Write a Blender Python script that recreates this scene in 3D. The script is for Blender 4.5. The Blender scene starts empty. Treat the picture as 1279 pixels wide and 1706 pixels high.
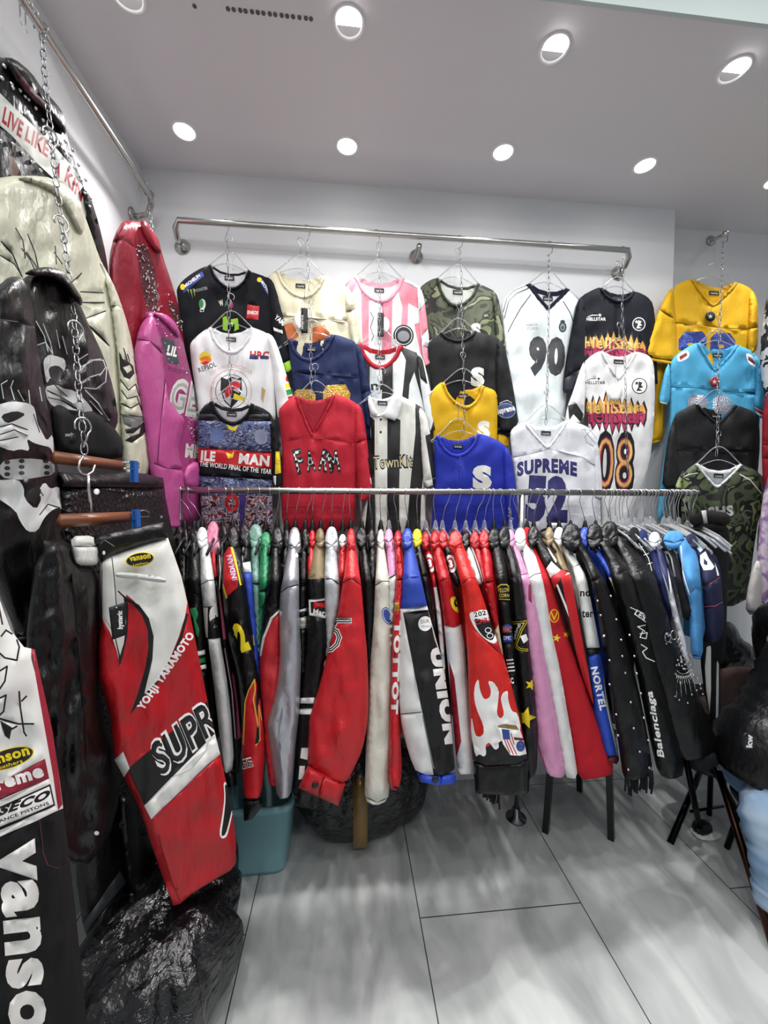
import bpy, bmesh, math, random
import numpy as np
from mathutils import Vector, Matrix, noise
from mathutils.geometry import delaunay_2d_cdt
random.seed(7)
PI = math.pi
SC = bpy.context.scene
COL = SC.collection

# ---------------------------------------------------------------- camera, light, exposure
F = 670.0
CX, CY = 639.5, 853.0
CAMZ = 1.45
_d = Vector((576 - CX, 827 - CY, F)).normalized()
_x = Vector((7700 - CX, 862 - CY, F)); _x = (_x - _d * _x.dot(_d)).normalized()
_u = _x.cross(_d).normalized()
def ray(px, py):
    v = Vector((px - CX, py - CY, F))
    return Vector((v.dot(_x), v.dot(_d), v.dot(_u)))
CAM = Vector((0, 0, CAMZ))
def atY(px, py, Y):
    r = ray(px, py); return CAM + r * (Y / r.y)
def atX(px, py, X):
    r = ray(px, py); return CAM + r * (X / r.x)
def atZ(px, py, Z=0.0):
    r = ray(px, py); return CAM + r * ((Z - CAMZ) / r.z)
cam_d = bpy.data.cameras.new('camera'); cam = bpy.data.objects.new('camera', cam_d); COL.objects.link(cam)
def w_of(v): v = Vector(v); return Vector((v.dot(_x), v.dot(_d), v.dot(_u)))
R3 = Matrix((w_of((1, 0, 0)), w_of((0, -1, 0)), w_of((0, 0, -1)))).transposed()
cam.matrix_world = Matrix.Translation(CAM) @ R3.to_4x4()
cam_d.sensor_fit = 'HORIZONTAL'; cam_d.sensor_width = 36; cam_d.lens = 36 * F / 1279
cam_d.clip_start = 0.05
SC.camera = cam
SC.view_settings.view_transform = 'Standard'; SC.view_settings.look = 'None'
SC.view_settings.gamma = 1; SC.view_settings.use_curve_mapping = False
SC.view_settings.exposure = -0.1
world = bpy.data.worlds.new('world'); SC.world = world; world.use_nodes = True
world.node_tree.nodes['Background'].inputs[0].default_value = (0.86, 0.93, 1.0, 1)
world.node_tree.nodes['Background'].inputs[1].default_value = 0.35
LAMP_W = 34.0       # the visible rows of downlights
FRONT_W = 26.0      # the downlights over the aisle behind the camera

# ---------------------------------------------------------------- materials
def lin(h):
    h = h.lstrip('#'); c = [int(h[i:i+2], 16) / 255 for i in (0, 2, 4)]
    return tuple((v / 12.92 if v <= 0.04045 else ((v + 0.055) / 1.055) ** 2.4) for v in c) + (1,)
_mc = {}
def nodes_of(m): return m.node_tree.nodes, m.node_tree.links
def mat(h, kind='leather'):
    k = (h, kind)
    if k in _mc: return _mc[k]
    m = bpy.data.materials.new(kind + '_' + h); m.use_nodes = True
    N, L = nodes_of(m); b = N['Principled BSDF']
    b.inputs['Base Color'].default_value = lin(h)
    def bump(kind_node, scale, strength, dist, detail=3, stretch=(1, 1, 1)):
        tc = N.new('ShaderNodeTexCoord'); mp = N.new('ShaderNodeMapping'); mp.inputs['Scale'].default_value = stretch
        t = N.new(kind_node); t.inputs['Scale'].default_value = scale
        if kind_node == 'ShaderNodeTexNoise': t.inputs['Detail'].default_value = detail
        bp = N.new('ShaderNodeBump'); bp.inputs['Strength'].default_value = strength; bp.inputs['Distance'].default_value = dist
        L.new(tc.outputs['Object'], mp.inputs[0]); L.new(mp.outputs[0], t.inputs['Vector'])
        L.new(t.outputs[0], bp.inputs['Height']); return bp
    if kind == 'leather':
        b.inputs['Roughness'].default_value = 0.36; b.inputs['Specular IOR Level'].default_value = 0.38
        b1 = bump('ShaderNodeTexNoise', 13, 0.6, 0.015, 4, (1.8, 1.8, .7)); b2 = bump('ShaderNodeTexNoise', 50, 0.5, 0.003, 4, (1.5, 1.5, .8))
        L.new(b1.outputs[0], b2.inputs['Normal']); L.new(b2.outputs[0], b.inputs['Normal'])
    elif kind == 'fabric':
        b.inputs['Roughness'].default_value = 0.85; b.inputs['Specular IOR Level'].default_value = 0.25
        b1 = bump('ShaderNodeTexNoise', 12, 0.5, 0.012, 2, (1.8, 1.8, .6)); L.new(b1.outputs[0], b.inputs['Normal'])
    elif kind == 'mesh':
        b.inputs['Roughness'].default_value = 0.75; b.inputs['Specular IOR Level'].default_value = 0.3
        b1 = bump('ShaderNodeTexNoise', 10, 0.5, 0.012, 2, (1.8, 1.8, .6)); b2 = bump('ShaderNodeTexVoronoi', 260, 0.5, 0.0015)
        L.new(b1.outputs[0], b2.inputs['Normal']); L.new(b2.outputs[0], b.inputs['Normal'])
    elif kind == 'silver':
        b.inputs['Roughness'].default_value = 0.35; b.inputs['Metallic'].default_value = 0.55
        b1 = bump('ShaderNodeTexNoise', 10, 0.6, 0.012, 4, (1.6, 1.6, .6)); L.new(b1.outputs[0], b.inputs['Normal'])
    elif kind == 'bag':
        b.inputs['Roughness'].default_value = 0.22; b.inputs['Specular IOR Level'].default_value = 0.7
        b1 = bump('ShaderNodeTexNoise', 14, 1.0, 0.03, 5, (1, 1, 2)); b2 = bump('ShaderNodeTexVoronoi', 18, 0.5, 0.02)
        L.new(b1.outputs[0], b2.inputs['Normal']); L.new(b2.outputs[0], b.inputs['Normal'])
    elif kind == 'metal':
        b.inputs['Metallic'].default_value = 1; b.inputs['Roughness'].default_value = 0.28
    elif kind == 'clear':
        b.inputs['Transmission Weight'].default_value = 0.85; b.inputs['Roughness'].default_value = 0.06; b.inputs['IOR'].default_value = 1.47
    elif kind == 'glitter':
        b.inputs['Roughness'].default_value = 0.3; b.inputs['Metallic'].default_value = 0.5
        b2 = bump('ShaderNodeTexVoronoi', 220, 1.0, 0.004); L.new(b2.outputs[0], b.inputs['Normal'])
    elif kind == 'print':
        b.inputs['Roughness'].default_value = 0.6
    elif kind == 'croc':
        b.inputs['Roughness'].default_value = 0.3
        b2 = bump('ShaderNodeTexVoronoi', 90, 1.0, 0.006); L.new(b2.outputs[0], b.inputs['Normal'])
    elif kind == 'paint':
        b.inputs['Roughness'].default_value = 0.55
        b1 = bump('ShaderNodeTexNoise', 160, 0.05, 0.001); L.new(b1.outputs[0], b.inputs['Normal'])
    elif kind == 'plastic':
        b.inputs['Roughness'].default_value = 0.35
    elif kind == 'glow':
        b.inputs['Emission Color'].default_value = (1, 0.98, 0.96, 1); b.inputs['Emission Strength'].default_value = 9
    elif kind == 'wood':
        b.inputs['Roughness'].default_value = 0.35
        tc = N.new('ShaderNodeTexCoord'); mp = N.new('ShaderNodeMapping'); mp.inputs['Scale'].default_value = (3, 3, 60)
        t = N.new('ShaderNodeTexNoise'); t.inputs['Scale'].default_value = 4; r = N.new('ShaderNodeValToRGB')
        r.color_ramp.elements[0].color = lin('5a2f1a'); r.color_ramp.elements[1].color = lin(h)
        L.new(tc.outputs['Object'], mp.inputs[0]); L.new(mp.outputs[0], t.inputs['Vector']); L.new(t.outputs[0], r.inputs[0]); L.new(r.outputs[0], b.inputs['Base Color'])
    _mc[k] = m; return m
def ramp_mat(name, stops, scale=14, rough=0.75, detail=2, dist=0.6, stretch=(1, 1, 1), const=True, tex='ShaderNodeTexNoise'):
    if name in _mc: return _mc[name]
    m = bpy.data.materials.new(name); m.use_nodes = True; N, L = nodes_of(m); b = N['Principled BSDF']
    b.inputs['Roughness'].default_value = rough
    tc = N.new('ShaderNodeTexCoord'); mp = N.new('ShaderNodeMapping'); mp.inputs['Scale'].default_value = stretch
    t = N.new(tex); t.inputs['Scale'].default_value = scale
    if tex == 'ShaderNodeTexNoise':
        t.inputs['Detail'].default_value = detail; t.inputs['Distortion'].default_value = dist
    r = N.new('ShaderNodeValToRGB'); cr = r.color_ramp
    if const: cr.interpolation = 'CONSTANT'
    while len(cr.elements) < len(stops): cr.elements.new(0.5)
    for e, (p, c) in zip(cr.elements, stops): e.position = p; e.color = lin(c)
    L.new(tc.outputs['Object'], mp.inputs[0]); L.new(mp.outputs[0], t.inputs['Vector'])
    L.new(t.outputs[0], r.inputs[0]); L.new(r.outputs[0], b.inputs['Base Color'])
    _mc[name] = m; return m
CAMO = ramp_mat('camo_print', [(0, '2b2f27'), (.4, '4e5440'), (.5, '23211f'), (.57, '7d8464'), (.66, '3c4334')], 9, dist=1.2)
CAMO2 = ramp_mat('dark_camo_print', [(0, '20251f'), (.4, '49563a'), (.5, '15171a'), (.58, '7b8a58'), (.68, '2d3528')], 8, dist=1.2)
CHECK = bpy.data.materials.new('checker_print'); CHECK.use_nodes = True
_N, _L = nodes_of(CHECK); _t = _N.new('ShaderNodeTexChecker'); _t.inputs['Scale'].default_value = 70
_t.inputs['Color1'].default_value = lin('f0f0ee'); _t.inputs['Color2'].default_value = lin('101012')
_tc = _N.new('ShaderNodeTexCoord'); _mp = _N.new('ShaderNodeMapping'); _mp.inputs['Scale'].default_value = (1, 0.001, 1); _mp.inputs['Location'].default_value = (0, 0.003, 0)
_L.new(_tc.outputs['Object'], _mp.inputs[0]); _L.new(_mp.outputs[0], _t.inputs['Vector']); _L.new(_t.outputs[0], _N['Principled BSDF'].inputs['Base Color'])
RACE = ramp_mat('racing_print', [(0, '0e1220'), (.38, '27365e'), (.47, '8d97b4'), (.52, '332c52'), (.6, '4d6fb5'), (.68, '14141c')], 16, detail=4, dist=2.5, stretch=(1, 1, 2.2), rough=.6)
RACE2 = ramp_mat('racing_print_low', [(0, '1a1c2a'), (.4, '8d2430'), (.47, 'c9c6cc'), (.53, '372a57'), (.6, 'a6a9b8'), (.66, '1b1c26')], 20, detail=4, dist=2.5, rough=.6)
TIEDYE = ramp_mat('tie_dye', [(0, '6d5a86'), (.45, 'c9bccb'), (.55, '9a7aa8'), (.7, '5b4a70')], 18, const=False, rough=.9)
STEEL = mat('b9b9b4', 'metal'); CHROME = mat('d8d8d8', 'metal'); CLEAR = mat('eef2f4', 'clear'); LINKS = mat('8e9094', 'metal')
BLK = mat('0b0b0c'); BLKF = mat('131417', 'fabric'); WH = mat('e9e9e6'); WHF = mat('e6e7e8', 'fabric')
PB = mat('0d0d0f', 'print'); PW = mat('f2f2f0', 'print'); PR = mat('c01822', 'print'); PY = mat('e6cf1c', 'print'); PG = mat('1f7a3c', 'print'); PBL = mat('2340a8', 'print')
SEAM = mat('050506', 'print')

# ---------------------------------------------------------------- objects
def tag(o, label, cat=None, group=None):
    o['label'] = label
    if cat: o['category'] = cat
    if group: o['group'] = group
    return o
def thing(name, label, cat, loc, group=None):
    o = bpy.data.objects.new(name, None); o.empty_display_size = 0.02; COL.objects.link(o)
    o.location = loc; o['base'] = 1; del o['base']
    return tag(o, label, cat, group)
def link(name, me, parent=None):
    o = bpy.data.objects.new(name, me); COL.objects.link(o)
    if parent: o.parent = parent
    return o
def mk(name, V, Fc, mats, mi=None, parent=None, smooth=True):
    """one mesh object from world-space verts; relative to its (unrotated) thing"""
    off = Vector((0, 0, 0)); p = parent
    while p is not None: off = off + p.location; p = p.parent
    if parent is None and len(V):
        a = np.array([tuple(v) for v in V]); off = Vector(((a[:, 0].min()+a[:, 0].max())/2, (a[:, 1].min()+a[:, 1].max())/2, a[:, 2].min()))
    me = bpy.data.meshes.new(name)
    me.from_pydata([tuple(Vector(v) - off) for v in V], [], Fc)
    for m in (mats if isinstance(mats, (list, tuple)) else [mats]): me.materials.append(m)
    if mi is not None: me.polygons.foreach_set('material_index', mi)
    if smooth: me.polygons.foreach_set('use_smooth', [True] * len(me.polygons))
    me.update()
    o = link(name, me, parent)
    if parent is None: o.location = off
    return o
class MB:
    def __init__(s): s.V = []; s.F = []
    def box(s, a, b, rot=None, piv=None):
        x0, y0, z0 = a; x1, y1, z1 = b; n = len(s.V)
        vs = [Vector(v) for v in ((x0,y0,z0),(x1,y0,z0),(x1,y1,z0),(x0,y1,z0),(x0,y0,z1),(x1,y0,z1),(x1,y1,z1),(x0,y1,z1))]
        if rot is not None:
            pv = Vector(piv or ((x0+x1)/2, (y0+y1)/2, (z0+z1)/2)); vs = [rot @ (v - pv) + pv for v in vs]
        s.V += vs
        s.F += [tuple(n + i for i in f) for f in ((0,3,2,1),(4,5,6,7),(0,1,5,4),(1,2,6,5),(2,3,7,6),(3,0,4,7))]; return s
    def tube(s, path, r, n=8, closed=False, caps=True, flat=1.0):
        P = [Vector(p) for p in path]; m = len(P); base = len(s.V)
        rr = r if isinstance(r, (list, tuple)) else [r] * m
        up = None
        for i, p in enumerate(P):
            a = P[(i - 1) % m] if (closed or i) else P[0]; b = P[(i + 1) % m] if (closed or i < m - 1) else P[-1]
            t = (b - a).normalized()
            if up is None:
                up = Vector((0, 0, 1)) if abs(t.z) < .9 else Vector((1, 0, 0))
            x = t.cross(up)
            if x.length < 1e-4: x = t.orthogonal()
            x.normalize(); up = x.cross(t).normalized()
            for k in range(n):
                a_ = 2 * PI * k / n; s.V.append(p + (x * math.cos(a_) * flat + up * math.sin(a_)) * rr[i])
        for i in range(m if closed else m - 1):
            j = (i + 1) % m
            for k in range(n):
                l = (k + 1) % n; s.F.append((base+i*n+k, base+i*n+l, base+j*n+l, base+j*n+k))
        if caps and not closed:
            s.F.append(tuple(base + k for k in range(n))[::-1]); s.F.append(tuple(base + (m-1)*n + k for k in range(n)))
        return s
    def lathe(s, c, prof, n=20, axis=None, capt=True):
        """prof list of (r, h) along axis from c"""
        ax = Vector(axis or (0, 0, 1)).normalized(); x = ax.orthogonal().normalized(); y = ax.cross(x); c = Vector(c); base = len(s.V)
        for r, h in prof:
            for k in range(n):
                a = 2*PI*k/n; s.V.append(c + ax*h + (x*math.cos(a) + y*math.sin(a))*r)
        for i in range(len(prof)-1):
            for k in range(n):
                l = (k+1) % n; s.F.append((base+i*n+k, base+i*n+l, base+(i+1)*n+l, base+(i+1)*n+k))
        if capt:
            s.F.append(tuple(base+k for k in range(n))[::-1]); s.F.append(tuple(base+(len(prof)-1)*n+k for k in range(n)))
        return s
    def build(s, name, m, parent=None, smooth=True): return mk(name, s.V, s.F, m, None, parent, smooth)
def structure(o): o['kind'] = 'structure'; return o

# ---------------------------------------------------------------- 2D shapes in photograph units
def P(s): return [tuple(float(c) for c in q.split(',')) for q in s.split()]
def chaikin(pts, n=1, closed=True):
    for _ in range(n):
        out = []; m = len(pts)
        rng = range(m) if closed else range(m - 1)
        if not closed: out.append(pts[0])
        for i in rng:
            a = pts[i]; b = pts[(i+1) % m]
            out.append((a[0]*.78+b[0]*.22, a[1]*.78+b[1]*.22)); out.append((a[0]*.22+b[0]*.78, a[1]*.22+b[1]*.78))
        if not closed: out.append(pts[-1])
        pts = out
    return pts
def area(p): return sum(p[i][0]*p[(i+1) % len(p)][1] - p[(i+1) % len(p)][0]*p[i][1] for i in range(len(p))) / 2
def ell(cx, cy, rx, ry=None, rot=0, n=18):
    ry = ry or rx; c, s = math.cos(rot), math.sin(rot)
    return [(cx + rx*math.cos(2*PI*i/n)*c - ry*math.sin(2*PI*i/n)*s, cy + rx*math.cos(2*PI*i/n)*s + ry*math.sin(2*PI*i/n)*c) for i in range(n)]
def star(cx, cy, r, rot=0, q=.42, n=5):
    return [(cx + (r if i % 2 == 0 else r*q)*math.sin(rot+PI*i/n), cy - (r if i % 2 == 0 else r*q)*math.cos(rot+PI*i/n)) for i in range(2*n)]
def ln(pts, w=1.2, closed=False):
    if isinstance(pts, str): pts = P(pts)
    out = []
    segs = list(zip(pts, pts[1:] + ([pts[0]] if closed else [])))
    if not closed: segs = segs[:len(pts)-1]
    for a, b in segs:
        d = Vector((b[0]-a[0], b[1]-a[1]))
        if d.length < 1e-6: continue
        d.normalize(); n = Vector((-d.y, d.x))*w/2; e = d*w*.3
        out.append([(a[0]-e.x+n.x, a[1]-e.y+n.y), (b[0]+e.x+n.x, b[1]+e.y+n.y), (b[0]+e.x-n.x, b[1]+e.y-n.y), (a[0]-e.x-n.x, a[1]-e.y-n.y)])
    return out
_tcache = {}
def glyph(s, off=0.0):
    k = (s, off)
    if k in _tcache: return _tcache[k]
    cu = bpy.data.curves.new('t', 'FONT'); cu.body = s; cu.offset = off; cu.space_character = 1+off*2.4; cu.resolution_u = 3; cu.fill_mode = 'FRONT'
    ob = bpy.data.objects.new('t', cu); me = ob.to_mesh()
    vs = [(v.co.x, v.co.y) for v in me.vertices]; me.calc_loop_triangles()
    tr = [[vs[i] for i in t.vertices] for t in me.loop_triangles]
    w = max(v[0] for v in vs); x0 = min(v[0] for v in vs)
    ob.to_mesh_clear(); bpy.data.objects.remove(ob); bpy.data.curves.remove(cu)
    _tcache[k] = (tr, x0, w); return _tcache[k]
def T(s, x0, y0, x1, y1, h, m, off=0.0, up=None, arc=0.0):
    """text from baseline (x0,y0) to (x1,y1), cap height h; up = optional up-vector"""
    tr, a, b = glyph(s, off)
    d = Vector((x1-x0, y1-y0)); u = Vector(up).normalized() if up else Vector((d.y, -d.x)).normalized()
    polys = []
    for t in tr:
        q = []
        for x, y in t:
            s_ = (x-a)/(b-a); vv = y/0.70*h
            q.append((x0 + d.x*s_ + u.x*(vv + arc*4*s_*(1-s_)), y0 + d.y*s_ + u.y*(vv + arc*4*s_*(1-s_))))
        if abs(area(q)) > 1e-3: polys.append(q)
    return (polys, m)
def TO(s, x0, y0, x1, y1, h, m_out, m_in, off=.04, up=None, arc=0.0):
    d = Vector((x1-x0, y1-y0)).normalized(); u = Vector(up).normalized() if up else Vector((d.y, -d.x)); e = h*off*.75
    return [T(s, x0-d.x*e-u.x*e, y0-d.y*e-u.y*e, x1+d.x*e-u.x*e, y1+d.y*e-u.y*e, h+e*1.6, m_out, off*1.1, up, arc), T(s, x0, y0, x1, y1, h, m_in, 0.0, up, arc)]
def Pg(s, m, sm=0):
    p = P(s) if isinstance(s, str) else s
    return ([chaikin(p, sm) if sm else p], m)
def L_(s, m, w=1.2, closed=False): return (ln(s, w, closed), m)
def Q(poly, m): return ([poly], m)

def dist_to(pts, segs):
    pts = np.asarray(pts); d = np.full(len(pts), 1e9)
    for a, b in segs:
        a = np.array(a); b = np.array(b); ab = b - a; l = (ab @ ab)
        if l < 1e-9: continue
        t = np.clip(((pts - a) @ ab) / l, 0, 1); pr = a + t[:, None]*ab
        d = np.minimum(d, np.hypot(*(pts - pr).T))
    return d
def inside(pts, poly):
    x, y = pts[:, 0], pts[:, 1]; c = np.zeros(len(pts), bool); n = len(poly); j = n-1
    for i in range(n):
        xi, yi = poly[i]; xj, yj = poly[j]
        if yi != yj:
            c ^= ((yi > y) != (yj > y)) & (x < (xj-xi)*(y-yi)/(yj-yi)+xi)
        j = i
    return c
def relief(name, outline, m, M, layers=(), B=.02, R=20, step=8, parent=None, sm=1, hem=None, wr=(.006, 22, 110), edge=.0025, backB=None, smoothsh=True):
    """a stuffed, folded cloth volume: outline in photo units, M(x, y, off) carries it into the room"""
    if isinstance(outline, str): outline = P(outline)
    if sm: outline = chaikin(outline, sm)
    if area(outline) < 0: outline = outline[::-1]
    flat = []
    for l in layers:
        if isinstance(l, list): flat += l
        else: flat.append(l)
    oa = np.array(outline); lo = oa.min(0); hi = oa.max(0)
    # resample the outline
    ol = []
    for i, a in enumerate(outline):
        b = outline[(i+1) % len(outline)]; k = max(1, int(math.hypot(b[0]-a[0], b[1]-a[1])/step))
        for j in range(k): ol.append((a[0]+(b[0]-a[0])*j/k, a[1]+(b[1]-a[1])*j/k))
    coords = [Vector(p) for p in ol]; faces = [list(range(len(ol)))]; fl = [0]; mats = [m]
    cedge = [(i, (i+1) % len(ol)) for i in range(len(ol))]
    for li, (polys, pm) in enumerate(flat):
        if pm not in mats: mats.append(pm)
        ec = {}; own = {}
        for q in polys:
            if abs(area(q)) < .01: continue
            if area(q) < 0: q = q[::-1]
            qa = np.array(q)
            if (qa.max(0) < lo).any() or (qa.min(0) > hi).any(): continue
            n0 = len(coords); coords += [Vector(p) for p in q]; faces.append(list(range(n0, n0+len(q)))); fl.append(li+1)
            ky = [(round(p[0], 3), round(p[1], 3)) for p in q]
            for i, k0 in enumerate(ky):
                k1 = ky[(i+1) % len(ky)]; kk = (k0, k1) if k0 < k1 else (k1, k0)
                ec[kk] = ec.get(kk, 0)+1; own[kk] = (n0+i, n0+(i+1) % len(q))
        cedge += [own[k_] for k_, c_ in ec.items() if c_ == 1]
    gx = np.arange(lo[0]+step/2, hi[0], step); gy = np.arange(lo[1]+step/2, hi[1], step)
    g = np.array([(x + (step/2 if j % 2 else 0), y) for j, y in enumerate(gy) for x in gx]) if len(gx) and len(gy) else np.zeros((0, 2))
    segs = [(outline[i], outline[(i+1) % len(outline)]) for i in range(len(outline))]
    if len(g):
        g = g[inside(g, outline)]
        if len(g): g = g[dist_to(g, segs) > step*.35]
    coords += [Vector(p) for p in g]
    v, e, f, ov, oe, of = delaunay_2d_cdt(coords, cedge, [], 0, 1e-3)
    vv = np.array([tuple(q) for q in v]); ft_ = np.array([tuple(t) for t in f]); cen = vv[ft_].mean(axis=1)
    okc = inside(cen, outline); lay_i = np.zeros(len(ft_), int)
    for q, li in zip(faces[1:], fl[1:]):
        qa = np.array([tuple(coords[i]) for i in q]); l0 = qa.min(0); h0 = qa.max(0)
        k = np.nonzero((cen[:, 0] >= l0[0]) & (cen[:, 0] <= h0[0]) & (cen[:, 1] >= l0[1]) & (cen[:, 1] <= h0[1]))[0]
        if len(k):
            k = k[inside(cen[k], [tuple(p) for p in qa])]; lay_i[k] = np.maximum(lay_i[k], li)
    tri = []; mi = []
    for i, t in enumerate(f):
        if not okc[i]: continue
        tri.append(tuple(t)); mi.append(mats.index(flat[lay_i[i]-1][1] if lay_i[i] else m))
    used = sorted({i for t in tri for i in t}); ix = {u: i for i, u in enumerate(used)}
    tri = [tuple(ix[i] for i in t) for t in tri]; pts = np.array([tuple(v[u]) for u in used])
    dsegs = [s for s in segs if hem is None or not (s[0][1] > hem and s[1][1] > hem)]
    d = dist_to(pts, dsegs); t = np.clip(d/R, 0, 1); prof = np.sqrt(1-(1-t)**2)
    seed = random.uniform(0, 100); bb = backB if backB is not None else B*.8
    VF = []; VB = []
    for i, (x, y) in enumerate(pts):
        w = noise.noise(Vector((x/wr[1], y/wr[2], seed)))*wr[0] + noise.noise(Vector((x/wr[1]/1.6+y/70, y/wr[1]/1.8, seed+9)))*wr[0]*.6 + (.5-abs(noise.noise(Vector((x/wr[1]/2.4-y/60, y/wr[1]/2.6, seed+3)))))*wr[0]*.3
        VF.append(M(x, y, edge + B*prof[i] + w*t[i])); VB.append(M(x, y, -edge - bb*prof[i]))
    n = len(VF); cnt = {}
    for t3 in tri:
        for a, b in ((t3[0], t3[1]), (t3[1], t3[2]), (t3[2], t3[0])):
            cnt[(a, b)] = 1
    FF = []; FM = []
    for t3, k in zip(tri, mi): FF.append(t3[::-1]); FM.append(k)
    for t3 in tri: FF.append(tuple(n+i for i in t3)); FM.append(0)
    for (a, b) in list(cnt):
        if (b, a) not in cnt: FF.append((a, b, n+b, n+a)); FM.append(0)
    return mk(name, VF+VB, FF, mats, FM, parent, smoothsh)
def planeY(Y, slope=0.0, py0=800):      # facing the camera side of the room; slope moves lower rows nearer
    def M(x, y, off):
        r = ray(x, y); Yc = Y - slope*(y-py0)/100 - off
        return CAM + r*(Yc/r.y)
    return M
def planeX(X):                           # hung flat along the left wall
    def M(x, y, off):
        r = ray(x, y); return CAM + r*((X+off)/r.x)
    return M
def plane(P0, n):
    P0 = Vector(P0); n = Vector(n).normalized()
    def M(x, y, off):
        r = ray(x, y); return CAM + r*(((P0-CAM).dot(n)+off)/r.dot(n))
    return M
def curveY(knots, dy=0.0):
    def M(x, y, off):
        k = knots
        if y <= k[0][0]: Y = k[0][1]
        elif y >= k[-1][0]: Y = k[-1][1]
        else:
            for (a, A), (b, B_) in zip(k, k[1:]):
                if a <= y <= b: Y = A + (B_-A)*(y-a)/(b-a); break
        r = ray(x, y); return CAM + r*((Y+dy-off)/r.y)
    return M
# ---------------------------------------------------------------- the room
WY = 1.963; CZ = 2.921; LX = -0.92; RX = 2.35
paint = mat('dfe0e2', 'paint'); cpaint = mat('d9d6d9', 'paint')
def fl_mat():
    m = bpy.data.materials.new('grey_stone_tile'); m.use_nodes = True; N, L = nodes_of(m); b = N['Principled BSDF']
    tc = N.new('ShaderNodeTexCoord'); sp = N.new('ShaderNodeSeparateXYZ'); cb = N.new('ShaderNodeCombineXYZ')
    L.new(tc.outputs['Object'], sp.inputs[0])
    x0 = atZ(430, 1466).x
    def ad(o, v, op='ADD'):
        n = N.new('ShaderNodeMath'); n.operation = op; L.new(o, n.inputs[0]); n.inputs[1].default_value = v; return n.outputs[0]
    w = atZ(960, 1501).x - atZ(694, 1532).x
    ys = atZ(694, 1530).y
    tx = ad(sp.outputs['Y'], -ys); ty = ad(sp.outputs['X'], -x0)
    L.new(tx, cb.inputs[0]); L.new(ty, cb.inputs[1])
    br = N.new('ShaderNodeTexBrick'); br.offset = 0.5; br.inputs['Scale'].default_value = 1
    br.inputs['Brick Width'].default_value = 2*w; br.inputs['Row Height'].default_value = w; br.inputs['Mortar Size'].default_value = .0018; br.inputs['Mortar Smooth'].default_value = 0
    L.new(cb.outputs[0], br.inputs['Vector'])
    n1 = N.new('ShaderNodeTexNoise'); n1.inputs['Scale'].default_value = 2.4; n1.inputs['Detail'].default_value = 7; n1.inputs['Distortion'].default_value = 1.4
    mp = N.new('ShaderNodeMapping'); mp.inputs['Scale'].default_value = (2.2, .8, 1); mp.inputs['Rotation'].default_value = (0, 0, .5)
    L.new(tc.outputs['Object'], mp.inputs[0]); L.new(mp.outputs[0], n1.inputs['Vector'])
    r = N.new('ShaderNodeValToRGB'); r.color_ramp.elements[0].position = .3; r.color_ramp.elements[0].color = lin('9a9e9e'); r.color_ramp.elements[1].position = .75; r.color_ramp.elements[1].color = lin('cfd2d0')
    L.new(n1.outputs[0], r.inputs[0])
    mx = N.new('ShaderNodeMixRGB'); L.new(br.outputs['Fac'], mx.inputs[0]); L.new(r.outputs[0], mx.inputs[1]); mx.inputs[2].default_value = lin('303233')
    L.new(mx.outputs[0], b.inputs['Base Color']); b.inputs['Roughness'].default_value = .38
    bp = N.new('ShaderNodeBump'); bp.inputs['Strength'].default_value = .12; bp.inputs['Distance'].default_value = .003
    L.new(n1.outputs[0], bp.inputs['Height']); L.new(bp.outputs[0], b.inputs['Normal'])
    return m
f = link('floor', bpy.data.meshes.new('floor')); f.data.from_pydata([(LX-.1, -3, 0), (RX+1, -3, 0), (RX+1, 3, 0), (LX-.1, 3, 0)], [], [(0, 1, 2, 3)]); f.data.materials.append(fl_mat()); structure(f)
SX = atY(1123, 400, WY).x
structure(MB().box((LX-.1, WY, 0), (SX, WY+.4, CZ)).build('wall_back', paint, smooth=False))
structure(MB().box((SX, WY+.13, 0), (RX+1, WY+.4, CZ)).build('wall_back_recess', paint, smooth=False))
structure(MB().box((LX-.1, -3, 0), (LX, WY, 3.3)).build('wall_left', paint, smooth=False))
EY = 1.19
structure(MB().box((LX, EY, CZ), (RX+1, WY+.4, CZ+.4)).build('ceiling', cpaint, smooth=False))
structure(MB().box((LX, -3, CZ+.33), (RX+1, EY-.001, CZ+.45)).build('ceiling_high', paint, smooth=False))
structure(MB().box((LX, EY-.012, CZ-.012), (RX+1, EY, CZ+.34)).build('trim_1', mat('bcc8c6', 'paint'), smooth=False))
# small holes left in the ceiling paint
mb = MB()
for i in range(15):
    p = atZ(380 + i*9.9 + random.uniform(-1, 1), 14.5 + i*1.2, CZ); mb.lathe((p.x, p.y, CZ-.0015), [(.0065, 0), (.0065, .002)], 10)
p = atZ(324, 10, CZ); mb.lathe((p.x, p.y, CZ-.0015), [(.006, 0), (.006, .002)], 10)
structure(mb.build('trim_2', mat('55504f', 'paint'), smooth=False))

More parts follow.
